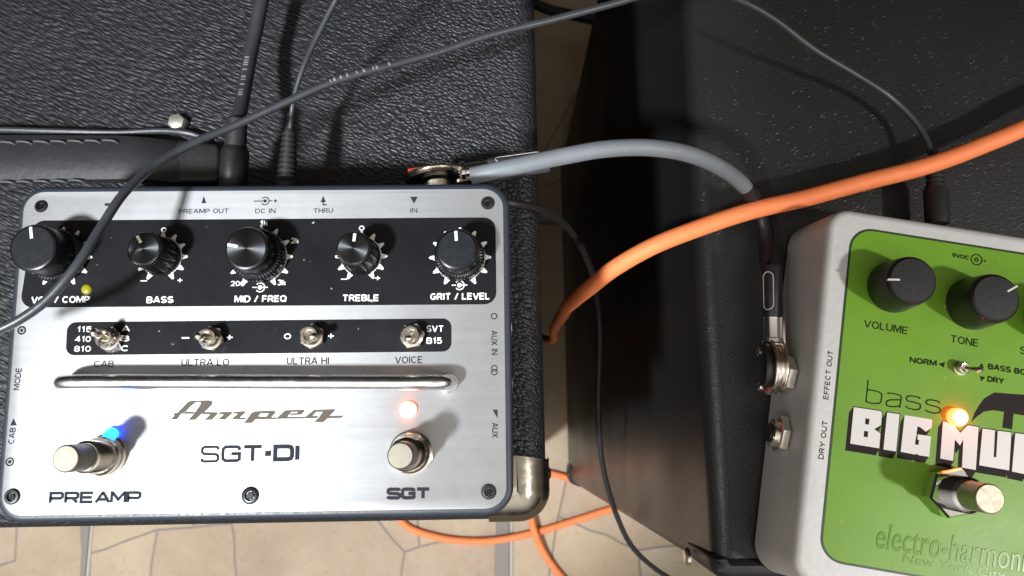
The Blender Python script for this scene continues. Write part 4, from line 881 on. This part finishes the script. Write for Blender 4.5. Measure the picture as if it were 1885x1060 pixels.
def pancake(at_, rz, sleeve_mat, sl, capd, th=1.0):
    """flat plug: contact axis along local -Y, lead leaves along local +X"""
    T = Matrix.Translation(Vector(at_) - PO) @ Matrix.Rotation(rz, 4, 'Z')
    def part(nm, bm, m, par=pat, **kw): return link(nm, xform(bm, T), m, par, **kw)
    def disc(r, y0, y1, n=40, bev=.3): return xform(slab(circ(r, n), y0, y1, bev, 2, both=True), Matrix.Translation((0, 3.2 * (1 - th), 0)) @ Matrix.Diagonal((1, th, 1, 1)) @ Matrix.Rotation(R_(-90), 4, 'X'))
    hb = disc(8.9, 1.5, 5.2); h = part("plug_housing", hb, M_nickel)
    part("cover_plate", disc(9.9, .9, 1.9), M_nickel, h); part("cover_plate", disc(9.9, 4.3, 5.3), M_nickel, h)
    part("cap", disc(8.0, 5.3, 5.3 + capd, bev=capd * .3), M_plast, h)
    part("insulator", xform(slab(rect(-8.5, -2.5, -1.5, 3.5), 5.2, 6.6, .2, 1), Matrix.Rotation(R_(-90), 4, 'X')), M_red, h)
    for sx_ in (-7.0, 5.4): part("rivet", turned((sx_, 9.0, 0), (0, 1, 0), [(capd - 4.5, 1.6), (capd - 3.2, 1.6), (capd - 2.6, .7)], 14), M_nickel, h)
    part("contact_sleeve", turned((0, 1.2, 0), (0, -1, 0), [(0, 4.4), (3.5, 4.4), (3.6, 3.1), (9, 3.1)], 20), M_steel, h)
    part("clamp", turned((9.3, 3.2, 0), (1, 0, 0), [(-1.2, 3.4), (-.6, 3.9), (.6, 3.9), (1.0, 3.1), (7.5, 3.1), (8.6, 3.3)], 22), M_chrome, h)
    part("clamp_tab", xform(slab(rpoly(rect(6.5, -2.6, 18.5, 2.6), 1, 3), -.6, .6, .15, 1, both=True), Matrix.Translation((0, .2, 0)) @ Matrix.Rotation(R_(90), 4, 'X')), M_nickel, h)
    s = part("strain_relief", turned((17.5, 3.2, 0), (1, 0, 0), [(0, 3.45), (.5, 3.6), (sl - 1, 3.5), (sl, 3.2)], 24), sleeve_mat)
    for yo in (.0,):
        pts = [Vector((17.5 + sl * .5 + a, 3.2 + 3.6 * math.sin(b / 3.7 + .75), 3.62 * math.cos(b / 3.7 + .75))) for a, b in cartouche(sl * .72, 3.6, 0, 0)]
        part("raised_outline", tube(pts + [pts[0]], .18, 6, False), M_dimwhite, s)
pancake((-28.17, 75.88, 511.0), R_(8.0), M_sleeve, 20, 1.0, 0.5)
pancake((92.31, 19.02, 478.5), R_(88.0), M_plast, 19, 2.8)

# orange leads
OP = [(273.57, 144.77, 480.0), (236.16, 131.25, 479.0), (202.85, 116.71, 478.0), (187.48, 108.38, 477.0), (170.26, 101.56, 476.0), (149.43, 93.78, 476.0), (128.87, 87.93, 476.0), (104.0, 81.21, 477.0), (83.78, 76.68, 477.0), (65.8, 70.77, 476.0), (48.25, 64.29, 472.0), (34.87, 57.59, 464.0), (26.81, 52.71, 448.0), (22.74, 51.92, 420.0), (20.61, 53.21, 380.0), (20.3, 55.09, 330.0), (21.2, 59.28, 250.0), (20.57, 62.59, 140.0)]
OP += [(-2, 78, 60), (-14, 58, 12), (-22, 20, 3.6), (-18, -30, 3.6)] + [(0.0, -64.97, 3.6), (7.01, -83.9, 9.5), (11.44, -100.56, 11.0), (20.44, -120.42, 6.0), (36.34, -140.79, 3.6), (58.44, -161.03, 3.6), (92.59, -181.92, 3.6)]
cable("orange_lead", "orange lead crossing above the right amplifier and dropping down the gap between the amplifiers", OP, 3.25, M_orange, 18)
OQ = [(110.27, -64.6, 3.6), (69.93, -59.81, 3.6), (42.15, -52.49, 3.6), (25.42, -48.58, 3.6), (-1.02, -43.69, 3.6), (-51.96, -46.83, 3.6), (-97.64, -57.89, 3.6), (-118.58, -75.22, 3.6), (-109.46, -94.75, 3.6), (-81.47, -105.32, 3.6), (-46.19, -109.53, 3.6), (-16.07, -107.47, 3.6), (19.1, -99.59, 3.6), (49.34, -90.24, 3.6), (79.66, -81.36, 3.6), (120.17, -71.92, 3.6), (170.79, -64.39, 3.6)]
cable("orange_lead", "orange lead looping flat over the beige floor tiles in front of the left amplifier", OQ, 3.25, M_orange, 16)
# thin lead hanging in the gap
HP = [(-11.32, 73.63, 504.0), (-4.39, 72.39, 503.0), (2.44, 72.99, 496.0), (9.61, 75.27, 478.0), (17.91, 75.17, 455.0), (26.26, 71.78, 430.0), (32.81, 65.02, 405.0), (36.24, 52.78, 385.0), (37.88, 33.2, 370.0), (38.65, 9.62, 355.0), (40.86, -12.5, 340.0), (44.66, -30.12, 325.0), (51.82, -50.69, 305.0), (62.25, -69.61, 285.0), (78.06, -86.18, 262.0), (98.23, -100.68, 240.0)]
cable("thin_lead", "thin black lead hanging from the silver pedal's right side down between the amplifiers", HP, 1.5, M_rubber, 12)
BP = [(-11.51, 410.1, 60.0), (19.78, 390.74, 60.0), (50.89, 381.61, 60.0), (76.7, 374.79, 60.0), (102.34, 364.66, 60.0)]
cable("black_lead", "black lead lying deep in the dark gap near the top of the picture", BP, 5.0, M_rubber, 12)
